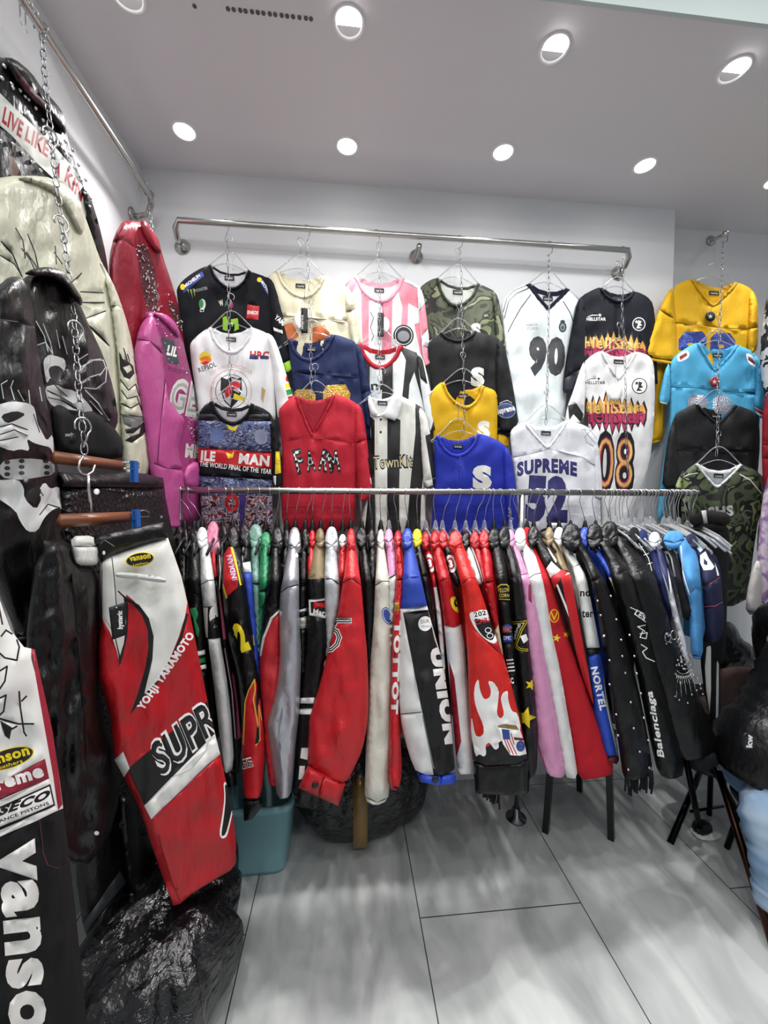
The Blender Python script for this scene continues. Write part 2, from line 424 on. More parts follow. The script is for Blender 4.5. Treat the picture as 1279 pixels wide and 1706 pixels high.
# ---------------------------------------------------------------- downlights
def downlight(p, label, aim, W, vis=True, group='recessed ceiling spotlights', r=.041, tilt=0.0, spread=150):
    t = thing('downlight', label, 'ceiling light', p, group)
    MB().lathe((p.x, p.y, p.z-.004), [(r+.010, .004), (r+.009, .0), (r, -.001), (r-.002, .003), (r-.003, .0045)], 32, capt=False).build('trim_ring', mat('e8e8e8', 'plastic'), t)
    MB().lathe((p.x, p.y, p.z-.003), [(r-.002, 0), (r-.002, .002)], 32, axis=(0, math.sin(tilt), math.cos(tilt))).build('lens', mat('ffffff', 'glow'), t, False)
    ld = bpy.data.lights.new('bulb', 'SPOT'); ld.energy = W; ld.spot_size = math.radians(spread); ld.spot_blend = 1; ld.shadow_soft_size = .03; ld.color = (1, .985, .97)
    lo = bpy.data.objects.new('bulb', ld); COL.objects.link(lo); lo.parent = t; lo.location = (0, 0, -.03)
    lo.rotation_euler = Vector(aim).to_track_quat('-Z', 'Y').to_euler()
wp = ['left most of the wall-side row', 'above the second jersey column', 'above the striped and camouflage jerseys', 'above the right end of the wall rail', 'cut by the right picture edge']
for (x, y), s in zip([(307, 218), (578, 243), (838, 253), (1074, 275), (1292, 302)], wp):
    downlight(atZ(x, y, CZ), 'round recessed ceiling spotlight, ' + s, (0, -.40, -1), LAMP_W*(2.2 if x > 400 else 1.0), spread=104)
for (x, y), s in zip([(212, -5), (581, 42), (923, 85), (1222, 121)], ['top left at the picture edge', 'second of the nearer row', 'third of the nearer row near the ceiling step', 'nearer row at the far right']):
    downlight(atZ(x, y-4, CZ), 'bright half-lit recessed spotlight, ' + s, (0, .30, -1), LAMP_W*(.26 if x > 300 else .06), tilt=-.35)
for yy in (.45, -.4, -1.3):
    for xx in (-.45, .45, 1.35):
        downlight(Vector((xx, yy, CZ+.33)), 'recessed spotlight in the higher ceiling over the aisle', (0, .45, -1), FRONT_W, group='aisle spotlights')

# ---------------------------------------------------------------- rails
def hookloop(c, r, ang, a0=-40, a1=200, n=12):
    """arc in the vertical plane turned by ang about Z"""
    u = Vector((math.cos(ang), math.sin(ang), 0)); z = Vector((0, 0, 1))
    return [Vector(c) + u*(r*math.cos(math.radians(a0+(a1-a0)*i/n))) + z*(r*math.sin(math.radians(a0+(a1-a0)*i/n))) for i in range(n+1)]
RY = 1.855
def rail_back():
    a = atY(292, 368, RY); b = atY(1050, 416, RY); zz = (a.z+b.z)/2; a.z = b.z = zz
    t = thing('wall_rail', 'long brushed steel clothes rail mounted across the back wall', 'clothes rail', (a+b)/2)
    path = [(a.x-.012, WY-.01, zz-.05), (a.x-.012, RY+.05, zz-.045), (a.x-.008, RY+.02, zz-.02), (a.x+.012, RY, zz)] + [tuple(a.lerp(b, k/6)) for k in range(1, 6)] + [(b.x-.012, RY, zz), (b.x+.008, RY+.02, zz-.02), (b.x+.012, RY+.05, zz-.045), (b.x+.012, WY-.01, zz-.05)]
    MB().tube(path, .0125, 14).build('bar', STEEL, t)
    for x in (a.x-.012, b.x+.012): MB().lathe((x, WY, zz-.05), [(.034, 0), (.034, .006), (.022, .014), (.014, .03)], 22, axis=(0, -1, 0)).build('flange', STEEL, t)
    m = atY(693, 404, WY); MB().lathe((m.x, WY, zz-.03), [(.032, 0), (.032, .008), (.014, .012), (.012, .09)], 22, axis=(0, -1, 0)).build('flange', STEEL, t)
    return zz
RZ = rail_back()
def rail_left():
    X = -.83; zz = atX(245, 318, X).z; y0 = .55; y1 = atX(256, 330, X).y
    t = thing('wall_rail', 'steel clothes rail running along the left wall under the ceiling', 'clothes rail', (X, 1.0, zz))
    MB().tube([(X, y0, zz), (X, 1.0, zz), (X, y1-.03, zz), (X-.01, y1, zz-.015), (X-.03, y1+.01, zz-.05), (X-.06, y1, zz-.07), (LX+.01, y1, zz-.07)], .0125, 14).build('bar', STEEL, t)
    MB().lathe((LX, y1, zz-.07), [(.034, 0), (.034, .006), (.016, .014)], 22, axis=(1, 0, 0)).build('flange', STEEL, t)
    return X, zz
LRX, LRZ = rail_left()
a = atY(1183, 402, WY+.13); b = atY(1208, 390, 1.80)
t = thing('wall_rod', 'short steel rod sticking out of the wall above the yellow jersey', 'wall rod', a)
MB().tube([a, b], .009, 12).lathe(b, [(.006, -.012), (.013, -.006), (.013, .006), (.006, .012)], 14, axis=(b-a)).build('rod', STEEL, t)
MB().lathe(a, [(.026, 0), (.026, .008), (.012, .02)], 20, axis=(0, -1, 0)).build('flange', STEEL, t)

# ---------------------------------------------------------------- chains
def chain(label, path, link_len=.032, w=.0060, r=.0013, top=None, col=None):
    """path of world points from the top; links alternate their plane"""
    pts = [Vector(q) for q in path]
    t = thing('steel_chain', label, 'chain', pts[0], 'steel chains with linked hangers')
    tot = sum((b-a).length for a, b in zip(pts, pts[1:])); n = max(2, int(tot/(link_len*.86)))
    def pos(s):
        for a, b in zip(pts, pts[1:]):
            l = (b-a).length
            if s <= l: return a.lerp(b, s/l), (b-a).normalized()
            s -= l
        return pts[-1], (pts[-1]-pts[-2]).normalized()
    mb = MB()
    for i in range(n):
        c, d = pos((i+.5)*tot/n); ang = (i % 2)*1.25 + .25
        u = Vector((math.cos(ang), math.sin(ang), 0)); u = (u - d*u.dot(d)).normalized(); h = link_len/2
        loop = []
        for k in range(12):
            a = 2*PI*k/12; loop.append(c + u*(w*math.cos(a)) + d*(math.copysign(abs(math.sin(a))**.8, math.sin(a))*h))
        mb.tube(loop, r, 5, closed=True)
    mb.build('links', LINKS, t)
    if top is not None:
        c = Vector(top); MB().tube([*hookloop(c, .0165, .15, 200, -20, 10), c+Vector((.008, -.004, -.035)), pts[0]], .0018, 6).build('hook', LINKS, t)
    return t
def rail_chain(x, ytop, pathpx, label, Ya=1.85, Yb=1.765):
    top = atY(x, ytop, RY); top.z = RZ
    n = len(pathpx); pts = []
    for i, (px, py) in enumerate(pathpx): pts.append(atY(px, py, Ya+(Yb-Ya)*min(1, (py-400)/300)))
    return chain(label, pts, top=top)
rail_chain(376, 372, P('377,392 379,430 381,480 381,530 381,560 383,620 384,670'), 'steel chain hanging over the two left most racing shirts')
rail_chain(511, 382, P('512,402 513,450 515,500 517,560 518,610 519,660'), 'steel chain hanging over the cream, navy and red jerseys')
rail_chain(627, 387, P('629,405 631,450 632,500 632,560 632,610 631,655'), 'steel chain hanging over the pink and black striped shirts')
rail_chain(766, 398, P('766,412 768,450 769,500 770,560 772,610 773,660 772,725'), 'steel chain hanging over the camouflage, yellow and blue jerseys')
rail_chain(916, 408, P('914,425 914,460 914,520 912,600 911,660 909,708'), 'steel chain hanging over the number 90 jersey')
rail_chain(1038, 412, P('1037,430 1037,470 1036,520 1040,580 1042,650 1043,720 1046,790'), 'steel chain hanging over the graffiti print shirts')
pts = [atY(px, py, Y) for px, py, Y in ((1204, 402, 1.80), (1203, 440, 1.79), (1201, 490, 1.775), (1199, 550, 1.76), (1196, 620, 1.73), (1196, 690, 1.70), (1193, 760, 1.66))]
chain('steel chain hanging from the short wall rod over the yellow jersey', pts, top=b)
# left wall chains
pts = [atX(px, py, X) for px, py, X in ((70, 55, -.79), (75, 130, -.77), (84, 220, -.745), (97, 330, -.715), (111, 430, -.68), (122, 520, -.66), (130, 640, -.60), (138, 720, -.57), (141, 757, -.56))]
top = atX(68, 44, LRX); top.z = LRZ
chain('long steel chain at the near left holding leather jackets and trousers', pts, link_len=.030, w=.0062, r=.0017, top=top)
pts = [atX(px, py, X) for px, py, X in ((249, 345, -.82), (254, 400, -.77), (258, 440, -.755), (262, 500, -.74))]
top = atX(249, 335, LRX); top.z = LRZ
chain('short steel chain in the left corner over the crimson jacket', pts, top=top)
# spare hooks on the left rail
for i, (px, py) in enumerate(((44, 25), (53, 33), (238, 318))):
    c = atX(px, py, LRX); c.z = LRZ; c = c+Vector((0, 0, 0))
    o = MB().tube([*hookloop(c, .0165, PI, 200, -10, 8), c+Vector((-.016, 0, -.03)), c+Vector((-.012, 0, -.05))], .0018, 6).build('spare_hook', CHROME)
    tag(o, ['steel hanger hook nearest the camera on the left rail', 'second steel hanger hook on the left rail by the chain', 'steel hanger hook at the corner end of the left rail'][i], 'hook')

# ---------------------------------------------------------------- hangers
def wall_hanger(nl, nr, M, chain_pt, desc, parent_loc):
    """clear plastic hanger seen above a neckline"""
    mid = ((nl[0]+nr[0])/2, (nl[1]+nr[1])/2)
    w = nr[0]-nl[0]; ap = (mid[0], mid[1]-w*.42)
    t = thing('clothes_hanger', desc, 'hanger', M(ap[0], ap[1], 0), 'clear hangers of the wall display')
    L0 = (nl[0]-w*.42, nl[1]+w*.32); R0 = (nr[0]+w*.42, nr[1]+w*.34)
    arc = chaikin([L0, (nl[0]+w*.02, nl[1]-2), (ap[0]-w*.16, ap[1]+w*.06), ap, (ap[0]+w*.16, ap[1]+w*.06), (nr[0]-w*.02, nr[1]-2), R0], 2, False)
    low = chaikin([L0, (nl[0]+w*.1, nl[1]+w*.02), (mid[0], mid[1]-w*.12), (nr[0]-w*.1, nr[1]+w*.02), R0], 2, False)
    MB().tube([M(x, y, .004) for x, y in arc], .0028, 6).tube([M(x, y, .004) for x, y in low], .0022, 6).build('frame', CLEAR, t)
    A = M(ap[0], ap[1], .004); C = Vector(chain_pt) if chain_pt else A+Vector((.01, 0, .06))
    up = max(.03, min(.07, C.z-A.z)); cc = A+Vector((0, 0, up))
    MB().tube([A, A+Vector((0, 0, up*.7)), *hookloop(cc, .014, .3, 200, -60, 9)], .0015, 6).build('hook', CHROME, t)
    return t
# ---------------------------------------------------------------- the wall display of shirts
def shirt(name, label, Y, nl, nr, nb, body, m, layers=(), v=False, sleeves=(), collar=(5, None), inner=None, lab=True, chain=None, cat='shirt', B=.028, step=6, hem=None, group=None, polo=None, short=None):
    M = planeY(Y)
    t = thing(name, label, cat, M((nl[0]+nr[0])/2, nb[1]+60, 0), group)
    def neck(g=0.0, n=12):
        out = []
        for i in range(n+1):
            s = i/n; x = nl[0]+(nr[0]-nl[0])*s; yb = nl[1]+(nr[1]-nl[1])*s
            pk = (nb[0]-nl[0])/(nr[0]-nl[0]); s2 = s/pk*.5 if s < pk else .5+(s-pk)/(1-pk)*.5
            dep = nb[1]-(nl[1]+(nr[1]-nl[1])*pk)
            k = (1-abs(2*s2-1))**.85 if v else math.sin(PI*s2)**.62
            cx = (x-(nl[0]+nr[0])/2)/((nr[0]-nl[0])/2)
            out.append((x+g*cx*.95, yb+dep*k+g*(.25+.85*k)))
        return out
    nk = neck()
    relief('body', P(body)+nk, m, M, layers, B=B*.5, R=16, step=step, parent=t, hem=hem, wr=(.015, 17, 110))
    cw, cm = collar; cm = cm or m
    band = neck(-.5)+neck(cw)[::-1]
    relief('collar', band, cm, planeY(Y-.006), [] if len(collar) < 3 or True else [], B=.012, R=cw*.55, step=3.2, parent=t, sm=0, wr=(0, 20, 20))
    if polo is None:
        w = nr[0]-nl[0]
        top = [(nl[0]+w*.03, nl[1]+1), (nl[0]+w*.25, nl[1]+(nr[1]-nl[1])*.25+w*.13), ((nl[0]+nr[0])/2, (nl[1]+nr[1])/2+w*.17), (nr[0]-w*.25, nr[1]-(nr[1]-nl[1])*.25+w*.13), (nr[0]-w*.03, nr[1]+1)]
        lo = neck(3)
        lay = [(ln([(a[0], a[1]+cw*.5) for a in top], cw), cm)]
        ng = relief('neck_lining', top+lo[::-1][1:-1], inner or m, planeY(Y+.012), lay, B=.002, R=6, step=6, parent=t, sm=0, wr=(.002, 20, 20))
        if lab:
            c = ((nl[0]+nr[0])/2+lab_dx(lab), (nl[1]+nr[1])/2+w*.17+cw+3)
            lb = [(c[0]-8, c[1]-4), (c[0]+8, c[1]-3), (c[0]+8, c[1]+4), (c[0]-8, c[1]+3)]
            o = relief('neck_label', lb, PB, planeY(Y+.006), [T(short or 'marks', c[0]-6, c[1]+2, c[0]+6, c[1]+2.6, 3.2, PW)], B=.001, R=3, step=4, parent=ng, sm=0, wr=(0, 9, 9))
            o['label'] = 'small black woven label'
    for sl in sleeves:
        so, sm_, slay = sl[0], sl[1], sl[2] if len(sl) > 2 else ()
        dy = sl[3] if len(sl) > 3 else -.012
        relief('sleeve', P(so), sm_ or m, planeY(Y+dy), slay, B=.024, R=12, step=step, parent=t, hem=max(q[1] for q in P(so))-18, wr=(.010, 12, 60))
    if chain != 'none':
        wall_hanger(nl, nr, planeY(Y), None, 'clear plastic hanger in the neck of the ' + (label.split(',')[0] if len(label.split(',')[0].split()) < 9 else ' '.join(label.split(',')[0].split()[:8])), None)
    return t
def lab_dx(l): return 0 if l is True else l
def flames(x0, y0, x1, y1, h, n, seed, up=1):
    """jagged graffiti lettering band"""
    rs = random.Random(seed); top = []; bot = []
    for i in range(n*2+1):
        s = i/(n*2); x = x0+(x1-x0)*s; yb = y0+(y1-y0)*s; env = .45+.55*math.sin(PI*min(1, max(0, s*.9+.05)))
        top.append((x, yb-h*(env if i % 2 else env*.45)*rs.uniform(.8, 1.05)*.62))
        bot.append((x+rs.uniform(-1, 1), yb+h*(env*.62 if i % 2 else env*.3)*rs.uniform(.8, 1.1)))
    return top+bot[::-1]
OR_, MG_, YL_ = mat('e0a04e', 'print'), mat('b02a58', 'print'), mat('e7c873', 'print')
def graffiti(x0, y0, x1, y1, h, seed, out=PB, word='HellStar'):
    f1 = flames(x0-2, y0, x1+2, y1, h*1.12, 11, seed); f2 = flames(x0+1, y0, x1-1, y1, h*.92, 11, seed)
    L = [Q(f1, out), Q(f2, MG_)]
    top = [(x, y) for x, y in f2[:23]] + [(x1-1, y1-h*.02), (x0+1, y0-h*.02)]
    L.append(Q(top, OR_))
    L.append(T(word, x0+4, y0+h*.30, x1-4, y1+h*.30, h*.55, out, .03))
    L.append(T(word, x0+4, y0+h*.27, x1-4, y1+h*.27, h*.50, MG_, 0))
    L.append(T(word, x0+5, y0+h*.02, x1-10, y1-h*.04, h*.36, YL_, 0.01))
    for i in range(5):
        x = x0+(x1-x0)*(.12+.19*i); y = y0+(y1-y0)*(.12+.19*i)
        L.append((ln([(x, y-h*.3), (x+3, y-h*.05), (x+1, y+h*.2)], 1.0), out))
    return L
ROUND_HEAD = lambda cx, cy, r, a, b: [Q(ell(cx, cy, r, r*1.04), a), Q(ell(cx, cy, r*.88, r*.92), b), Q(star(cx-r*.35, cy-r*.35, r*.32), a), Pg([(cx-r*.1, cy-r*.6), (cx+r*.4, cy-r*.4), (cx+r*.2, cy-r*.1), (cx+r*.5, cy+r*.2), (cx-r*.1, cy+r*.3), (cx+r*.4, cy+r*.6), (cx-r*.4, cy+r*.65), (cx-r*.15, cy+r*.1)], a)]
BLK_F, NAVY = mat('0f1118', 'fabric'), mat('1b2750', 'mesh')

# column one: racing shirts
lay = [Q(P('303,480 336,452 340,459 306,488'), mat('2b3f8c', 'print')), T('MICHELIN', 309, 479, 334, 460, 5.2, PW, .02), Q(ell(304, 478, 4, 5), PY), Q(P('429,463 435,462 454,492 449,497'), mat('2b3f8c', 'print')), T('MICHELIN', 434, 470, 450, 493, 4.6, PW, .02), Q(ell(432, 466, 4, 4), PY),
       Pg('311,482 314,482 316,497 315,489', mat('8fa353', 'print')), Pg('316,482 319,482 321,498 319,490', mat('8fa353', 'print')), Pg('321,481 324,481 325,495 323,488', mat('8fa353', 'print')),
       T('MONSTER', 325, 487, 346, 482, 5, mat('a7a9a6', 'print')), Q(ell(337, 507, 5.5, 9), mat('cfd8d2', 'print')), Q(ell(335, 506, 4, 7), mat('2f8b4d', 'print')), T('CT', 333, 520, 341, 519, 5, PW, .03),
       T('W', 366, 510, 373, 508, 9, mat('d9d0c0', 'print'), .04), T('A', 374, 510, 381, 509, 8, PG, .04), T('E', 382, 511, 388, 511, 7, mat('c8327d', 'print'), .04),
       Q(P('412,507 432,510 430,533 410,530'), PR), Q(ell(421, 519, 8.5, 8.5), mat('b51a20', 'print')), T('ENEOS', 412, 523, 430, 524, 5.5, PW, .03),
       Pg('371,529 377,526 380,536 378,552 371,549', mat('8fc31f', 'print')), Pg('384,532 396,530 398,548 390,552 391,538 386,545', mat('8fc31f', 'print'))]
shirt('racing_shirt', 'black motorcycle racing team shirt with sponsor logos, top of the first column', 1.895, (351, 441), (413, 450), (384, 479),
      '425,455 440,460 452,467 457,480 455,530 457,600 457,650 320,650 312,600 303,555 295,495 294,481 303,468 320,455 336,446', BLK_F, lay, inner=mat('c9c7cd', 'fabric'), collar=(4, BLK_F), short='MARK',
      sleeves=[('441,459 455,468 463,490 470,520 476,555 486,595 489,612 478,622 468,610 458,575 452,530', BLK_F, [Pg('470,606 488,598 492,616 476,626', mat('8fc31f', 'print')), T('YAMA', 456, 530, 475, 546, 8, PW, .02), Pg('455,545 470,550 471,556 456,551', PW)])])
REP = [Q(P('331,592 340,585 351,590 352,600 340,606 333,604'), PY), Pg('330,597 345,592 353,599 349,605 336,603', mat('e07820', 'print'), 1), Pg('333,604 344,602 349,604 341,609', PR), T('REPSOL', 332, 621, 361, 610, 8, PB, .02),
       T('HRC', 416, 597, 448, 598, 12, PR, .05), Pg('416,591 430,592 429,599 415,598', mat('23356e', 'print')), Pg('434,592 447,593 446,599 433,598', mat('23356e', 'print')),
       (ln(ell(385, 652, 34, 36, n=28), 1.0, True), mat('c79a86', 'print')), (ln(ell(385, 652, 26, 28, n=28), 1.1, True), PB), T('2013 MOTORCYCLE', 350, 626, 420, 624, 6, mat('c79a86', 'print'), 0, None, 12),
       Q(P('368,628 378,632 386,627 394,632 402,628 403,650 396,668 385,680 373,668 367,650'), PB), Pg('386,630 401,634 398,655 388,650', mat('b9bcc4', 'print')), Pg('370,655 384,652 384,676 376,668', mat('b9bcc4', 'print')),
       Pg('380,640 392,634 402,640 398,648 388,648 382,660 376,664 374,652', PR, 1), Pg('390,655 410,664 404,668 388,664', PY), Pg('350,664 354,658 352,678 348,680', mat('c7a777', 'print')), Pg('436,644 442,650 438,672 434,664', mat('c7a777', 'print')), T('HONDA', 352, 662, 358, 636, 5, mat('c79a86', 'print'))]
shirt('racing_shirt', 'white motorcycle racing shirt with round grand prix emblem, second in the first column', 1.862, (352, 545), (418, 545), (385, 585),
      '428,548 440,553 453,560 460,575 459,640 459,715 330,715 331,680 322,630 316,580 318,570 330,558 342,549', WHF, REP, collar=(6, mat('dcdde0', 'fabric')),
      sleeves=[('443,553 456,561 467,590 477,625 488,660 495,688 463,704 459,660 453,610', WHF, [Q(ell(479, 631, 3.5, 5), PR), Q(P('474,640 483,638 485,645 476,648'), PY), Q(P('476,650 486,648 488,656 478,659'), mat('2a9447', 'print')), Q(P('479,661 489,659 491,665 481,668'), PR), T('HRC', 480, 681, 493, 676, 7, PB, .03)])], short='HRC')
BAND = [Q(P('325,690 470,690 470,700 325,700'), mat('101018', 'print')), Q(P('325,700 470,702 470,755 325,748'), RACE), Pg('350,722 360,712 372,716 374,730 360,738 350,732', mat('5d6fa0', 'print'), 1), Pg('424,718 434,714 444,720 446,736 434,742 424,734', mat('8d93ad', 'print'), 1),
        Pg('376,706 388,712 397,708 392,718 382,716', PY), Q(P('325,746 460,754 460,782 325,770'), PR), Q(P('325,752 360,755 360,765 325,764'), PR),
        T('ILE', 334, 766, 358, 768, 15, PW, .05), T('MAN', 397, 771, 448, 776, 16, PW, .05), Pg('376,754 386,757 390,750 388,762 380,764', PY), T('THE WORLD FINAL OF THE YEAR', 332, 776, 452, 790, 8, PW, .02),
        Q(P('325,792 470,800 470,830 325,825'), RACE), Q(P('325,826 470,826 470,900 325,900'), RACE2), T('O', 374, 850, 398, 850, 26, PR, .05), Pg('398,824 410,824 406,880 400,880', mat('3c2a78', 'print'))]
shirt('printed_shirt', 'black shirt with blue formula racing print and red banner, bottom of the first column', 1.82, (354, 668), (418, 672), (387, 703),
      '428,676 440,681 452,690 457,704 455,760 453,830 455,893 338,893 334,830 330,760 329,700 333,684 342,673', mat('14141c', 'fabric'), BAND, inner=mat('b9b6bf', 'fabric'), collar=(6, mat('0d0d10', 'fabric')),
      sleeves=[('446,684 457,702 464,740 470,785 471,808 456,812 453,760 450,720', mat('0f0f12', 'fabric'), [Pg('459,752 466,752 468,788 458,790', PY), T('LOT', 458, 772, 467, 776, 8, PR), Pg('452,792 460,793 459,808 452,808', PW)])])
# column two
CRM = mat('e0d9bd', 'mesh')
shirt('mesh_jersey', 'cream mesh jersey with orange panels and hang tags, top of the second column', 1.895, (464, 450), (537, 459), (502, 492),
      '548,461 565,468 580,478 586,492 590,530 596,570 598,620 485,620 478,570 462,520 448,475 447,460 456,452', CRM,
      [L_('455,525 500,528 545,532 590,536', mat('b9b193', 'print')), Pg('472,541 487,537 498,560 480,572', mat('cf6f3c', 'print')), Pg('520,546 540,541 553,562 520,572', mat('cf6f3c', 'print'))], collar=(6, mat('d3ccb0', 'mesh')),
      sleeves=[('576,474 588,490 595,530 601,572 586,578 578,540 574,505', CRM, [L_('574,520 598,512', mat('b9b193', 'print'))])])
def hang_tag(c, w, h, m, Y, label, string_from, cat='tag', rnd=False, txt=None):
    M = planeY(Y); t = thing('hang_tag', label, cat, M(c[0], c[1], 0), 'swing tags on the shirts')
    o = ell(c[0], c[1], w, h) if rnd else [(c[0]-w, c[1]-h), (c[0]+w, c[1]-h), (c[0]+w, c[1]+h), (c[0]-w, c[1]+h)]
    relief('card', o, m, M, [txt] if txt else [], B=.0005, R=3, step=5, parent=t, sm=0, wr=(0, 9, 9), edge=.0008)
    MB().tube([M(string_from[0], string_from[1], .01), M(c[0], c[1]-h+1, .002)], .0007, 4).build('string', PB, t)
hang_tag((500, 533), 10, 15, PW, 1.862, 'round white card tag on the cream mesh jersey', (508, 490), rnd=True)
hang_tag((507, 534), 5.5, 21, PB, 1.857, 'long black card tag on the cream mesh jersey', (508, 480), txt=T('marks', 505, 548, 505, 525, 4, PW))
GOLD = mat('b8953c', 'glitter')
shirt('mesh_jersey', 'navy blue mesh jersey with gold numerals, second in the second column', 1.862, (485, 564), (552, 557), (515, 597),
      '562,558 580,564 596,572 606,590 610,640 616,700 618,740 495,740 490,690 487,630 482,590 479,566', NAVY,
      [L_('488,620 540,624 600,629', mat('10183a', 'print')), Pg('486,658 494,649 518,648 526,658 524,680 488,680', GOLD), Pg('538,652 544,642 575,640 584,656 580,680 538,680', GOLD)], collar=(7, mat('18224a', 'mesh')),
      sleeves=[('592,569 604,582 612,620 620,665 625,702 610,714 604,680 598,630', NAVY, [L_('598,655 618,650', mat('10183a', 'print'))])])
RED = mat('b51f32', 'mesh')
shirt('mesh_jersey', 'red mesh jersey with black and white checkered lettering, bottom of the second column', 1.82, (496, 659), (554, 657), (520, 724),
      '562,657 580,664 594,672 602,690 598,740 594,800 592,850 588,878 560,886 520,888 485,884 470,874 468,820 471,760 466,700 463,684 474,671 486,661', RED,
      [L_('478,735 505,729 540,730 596,738', mat('8a1424', 'print')), *TO('F', 496, 787, 508, 784, 36, PB, CHECK, .05), *TO('A', 512, 784, 526, 782, 31, PB, CHECK, .05), *TO('R', 531, 781, 544, 784, 32, PB, CHECK, .05), *TO('M', 550, 785, 566, 782, 31, PB, CHECK, .05)],
      v=True, collar=(6, mat('a51a2c', 'mesh')), lab=False, inner=mat('9c1c2e', 'mesh'),
      sleeves=[('592,669 604,682 611,730 617,790 622,828 597,838 593,780 589,720', RED, [L_('592,738 612,732', mat('8a1424', 'print')), Pg('612,762 618,765 617,778 622,790 616,790', PB), Pg('616,796 622,798 623,808 618,806', PW)])])
# column three
PK, SW = mat('e58fa0', 'fabric'), mat('dfe4e6', 'fabric')
shirt('striped_shirt', 'pink and white striped football shirt with round black badge, top of the third column', 1.895, (596, 459), (667, 462), (634, 498),
      '680,466 695,474 704,486 706,530 704,580 704,640 603,640 600,590 590,520 576,492 573,480 583,466 590,461', SW,
      [Pg('570,472 592,462 594,475 584,492 576,488', PK), Pg('601,485 615,500 614,600 616,650 604,650 604,590', PK), Pg('636,495 654,495 652,560 650,640 638,640 636,560', PK), Pg('666,466 705,486 707,520 680,505 676,600 668,640 664,600 670,510 664,490', PK),
       Pg('690,540 712,535 712,600 702,600', PK), (ln(P('617,520 622,530 617,545 622,560 618,570'), 1.2), PB), Q(ell(672, 559, 17, 18, n=22), PB), (ln(ell(672, 559, 14, 15, n=20), 1.0, True), PW), Q(ell(672, 560, 10, 9), mat('8d8f94', 'print'))], collar=(8, mat('e7a3b2', 'fabric')),
      sleeves=[('694,472 705,488 711,530 717,590 717,606 706,610 702,570 697,520', SW, [Pg('697,520 707,505 716,545 702,560', PK), Pg('704,575 716,580 720,612 706,608', PK)])])
hang_tag((640, 541), 9, 13, PW, 1.862, 'round white card tag on the pink striped shirt', (633, 485), rnd=True)
hang_tag((634, 541), 5, 20, mat('2a2a2c', 'print'), 1.857, 'black card tag on the pink striped shirt', (633, 480))
shirt('striped_shirt', 'black and white striped shirt with red trimmed collar, second in the third column', 1.862, (602, 571), (664, 575), (632, 609),
      '674,578 692,586 704,596 708,640 710,700 712,740 618,740 612,690 606,640 601,590 598,574', SW,
      [Pg('600,580 616,605 616,740 610,740', PB), Pg('636,612 654,600 654,740 636,740', PB), Pg('664,575 700,590 712,640 712,700 690,620 682,640 674,740 662,740 672,640 676,600', PB), T('nit', 618, 650, 650, 648, 15, PB, .03)],
      collar=(8, mat('9f1a28', 'fabric')),
      sleeves=[('692,583 704,594 714,635 722,680 729,712 716,722 708,690 700,640', SW, [Pg('694,590 704,600 712,640 700,630', PB), Pg('722,700 730,708 727,722 716,722', PB)])])
POLO = shirt('polo_shirt', 'long black and white striped polo shirt with gothic lettering, bottom of the third column', 1.82, (616, 660), (658, 656), (628, 692),
      '664,658 690,670 704,680 711,700 708,760 706,810 710,870 710,893 600,893 599,880 608,840 618,790 619,720 614,664', mat('d9dad2', 'fabric'),
      [Pg('612,690 624,700 624,900 606,900 614,820', PB), Pg('645,690 667,700 665,800 664,900 645,900', PB), Pg('692,672 710,684 716,712 708,760 702,820 698,900 676,900 684,800 692,720', PB),
       *TO('TownKit', 622, 780, 687, 777, 19, PB, mat('d2c59a', 'print'), .06), T('1', 616, 780, 622, 780, 22, mat('2f2a20', 'print'), .04), Q(ell(634, 699, 2, 2.2), PB), Q(ell(634, 720, 2, 2.2), PB), (ln(P('627,695 627,740'), .8), mat('9a9b93', 'print'))],
      collar=(3, WHF), inner=mat('cfd0cb', 'fabric'),
      sleeves=[('697,676 710,690 718,730 724,770 728,806 706,814 703,770 699,720', mat('dcddd6', 'fabric'), [Pg('708,726 718,722 731,808 722,812', PB), (ln(P('706,800 728,796'), .8), mat('9a9b93', 'print'))])])
o = relief('collar_leaf', '658,651 668,657 670,672 660,702 648,697 630,694 642,684', WHF, planeY(1.800), [], B=.008, R=6, step=5, parent=POLO, wr=(.002, 9, 9))
o = relief('collar_leaf', '617,656 612,668 617,690 624,694 630,690 622,676', WHF, planeY(1.800), [], B=.008, R=5, step=5, parent=POLO, wr=(.002, 9, 9))
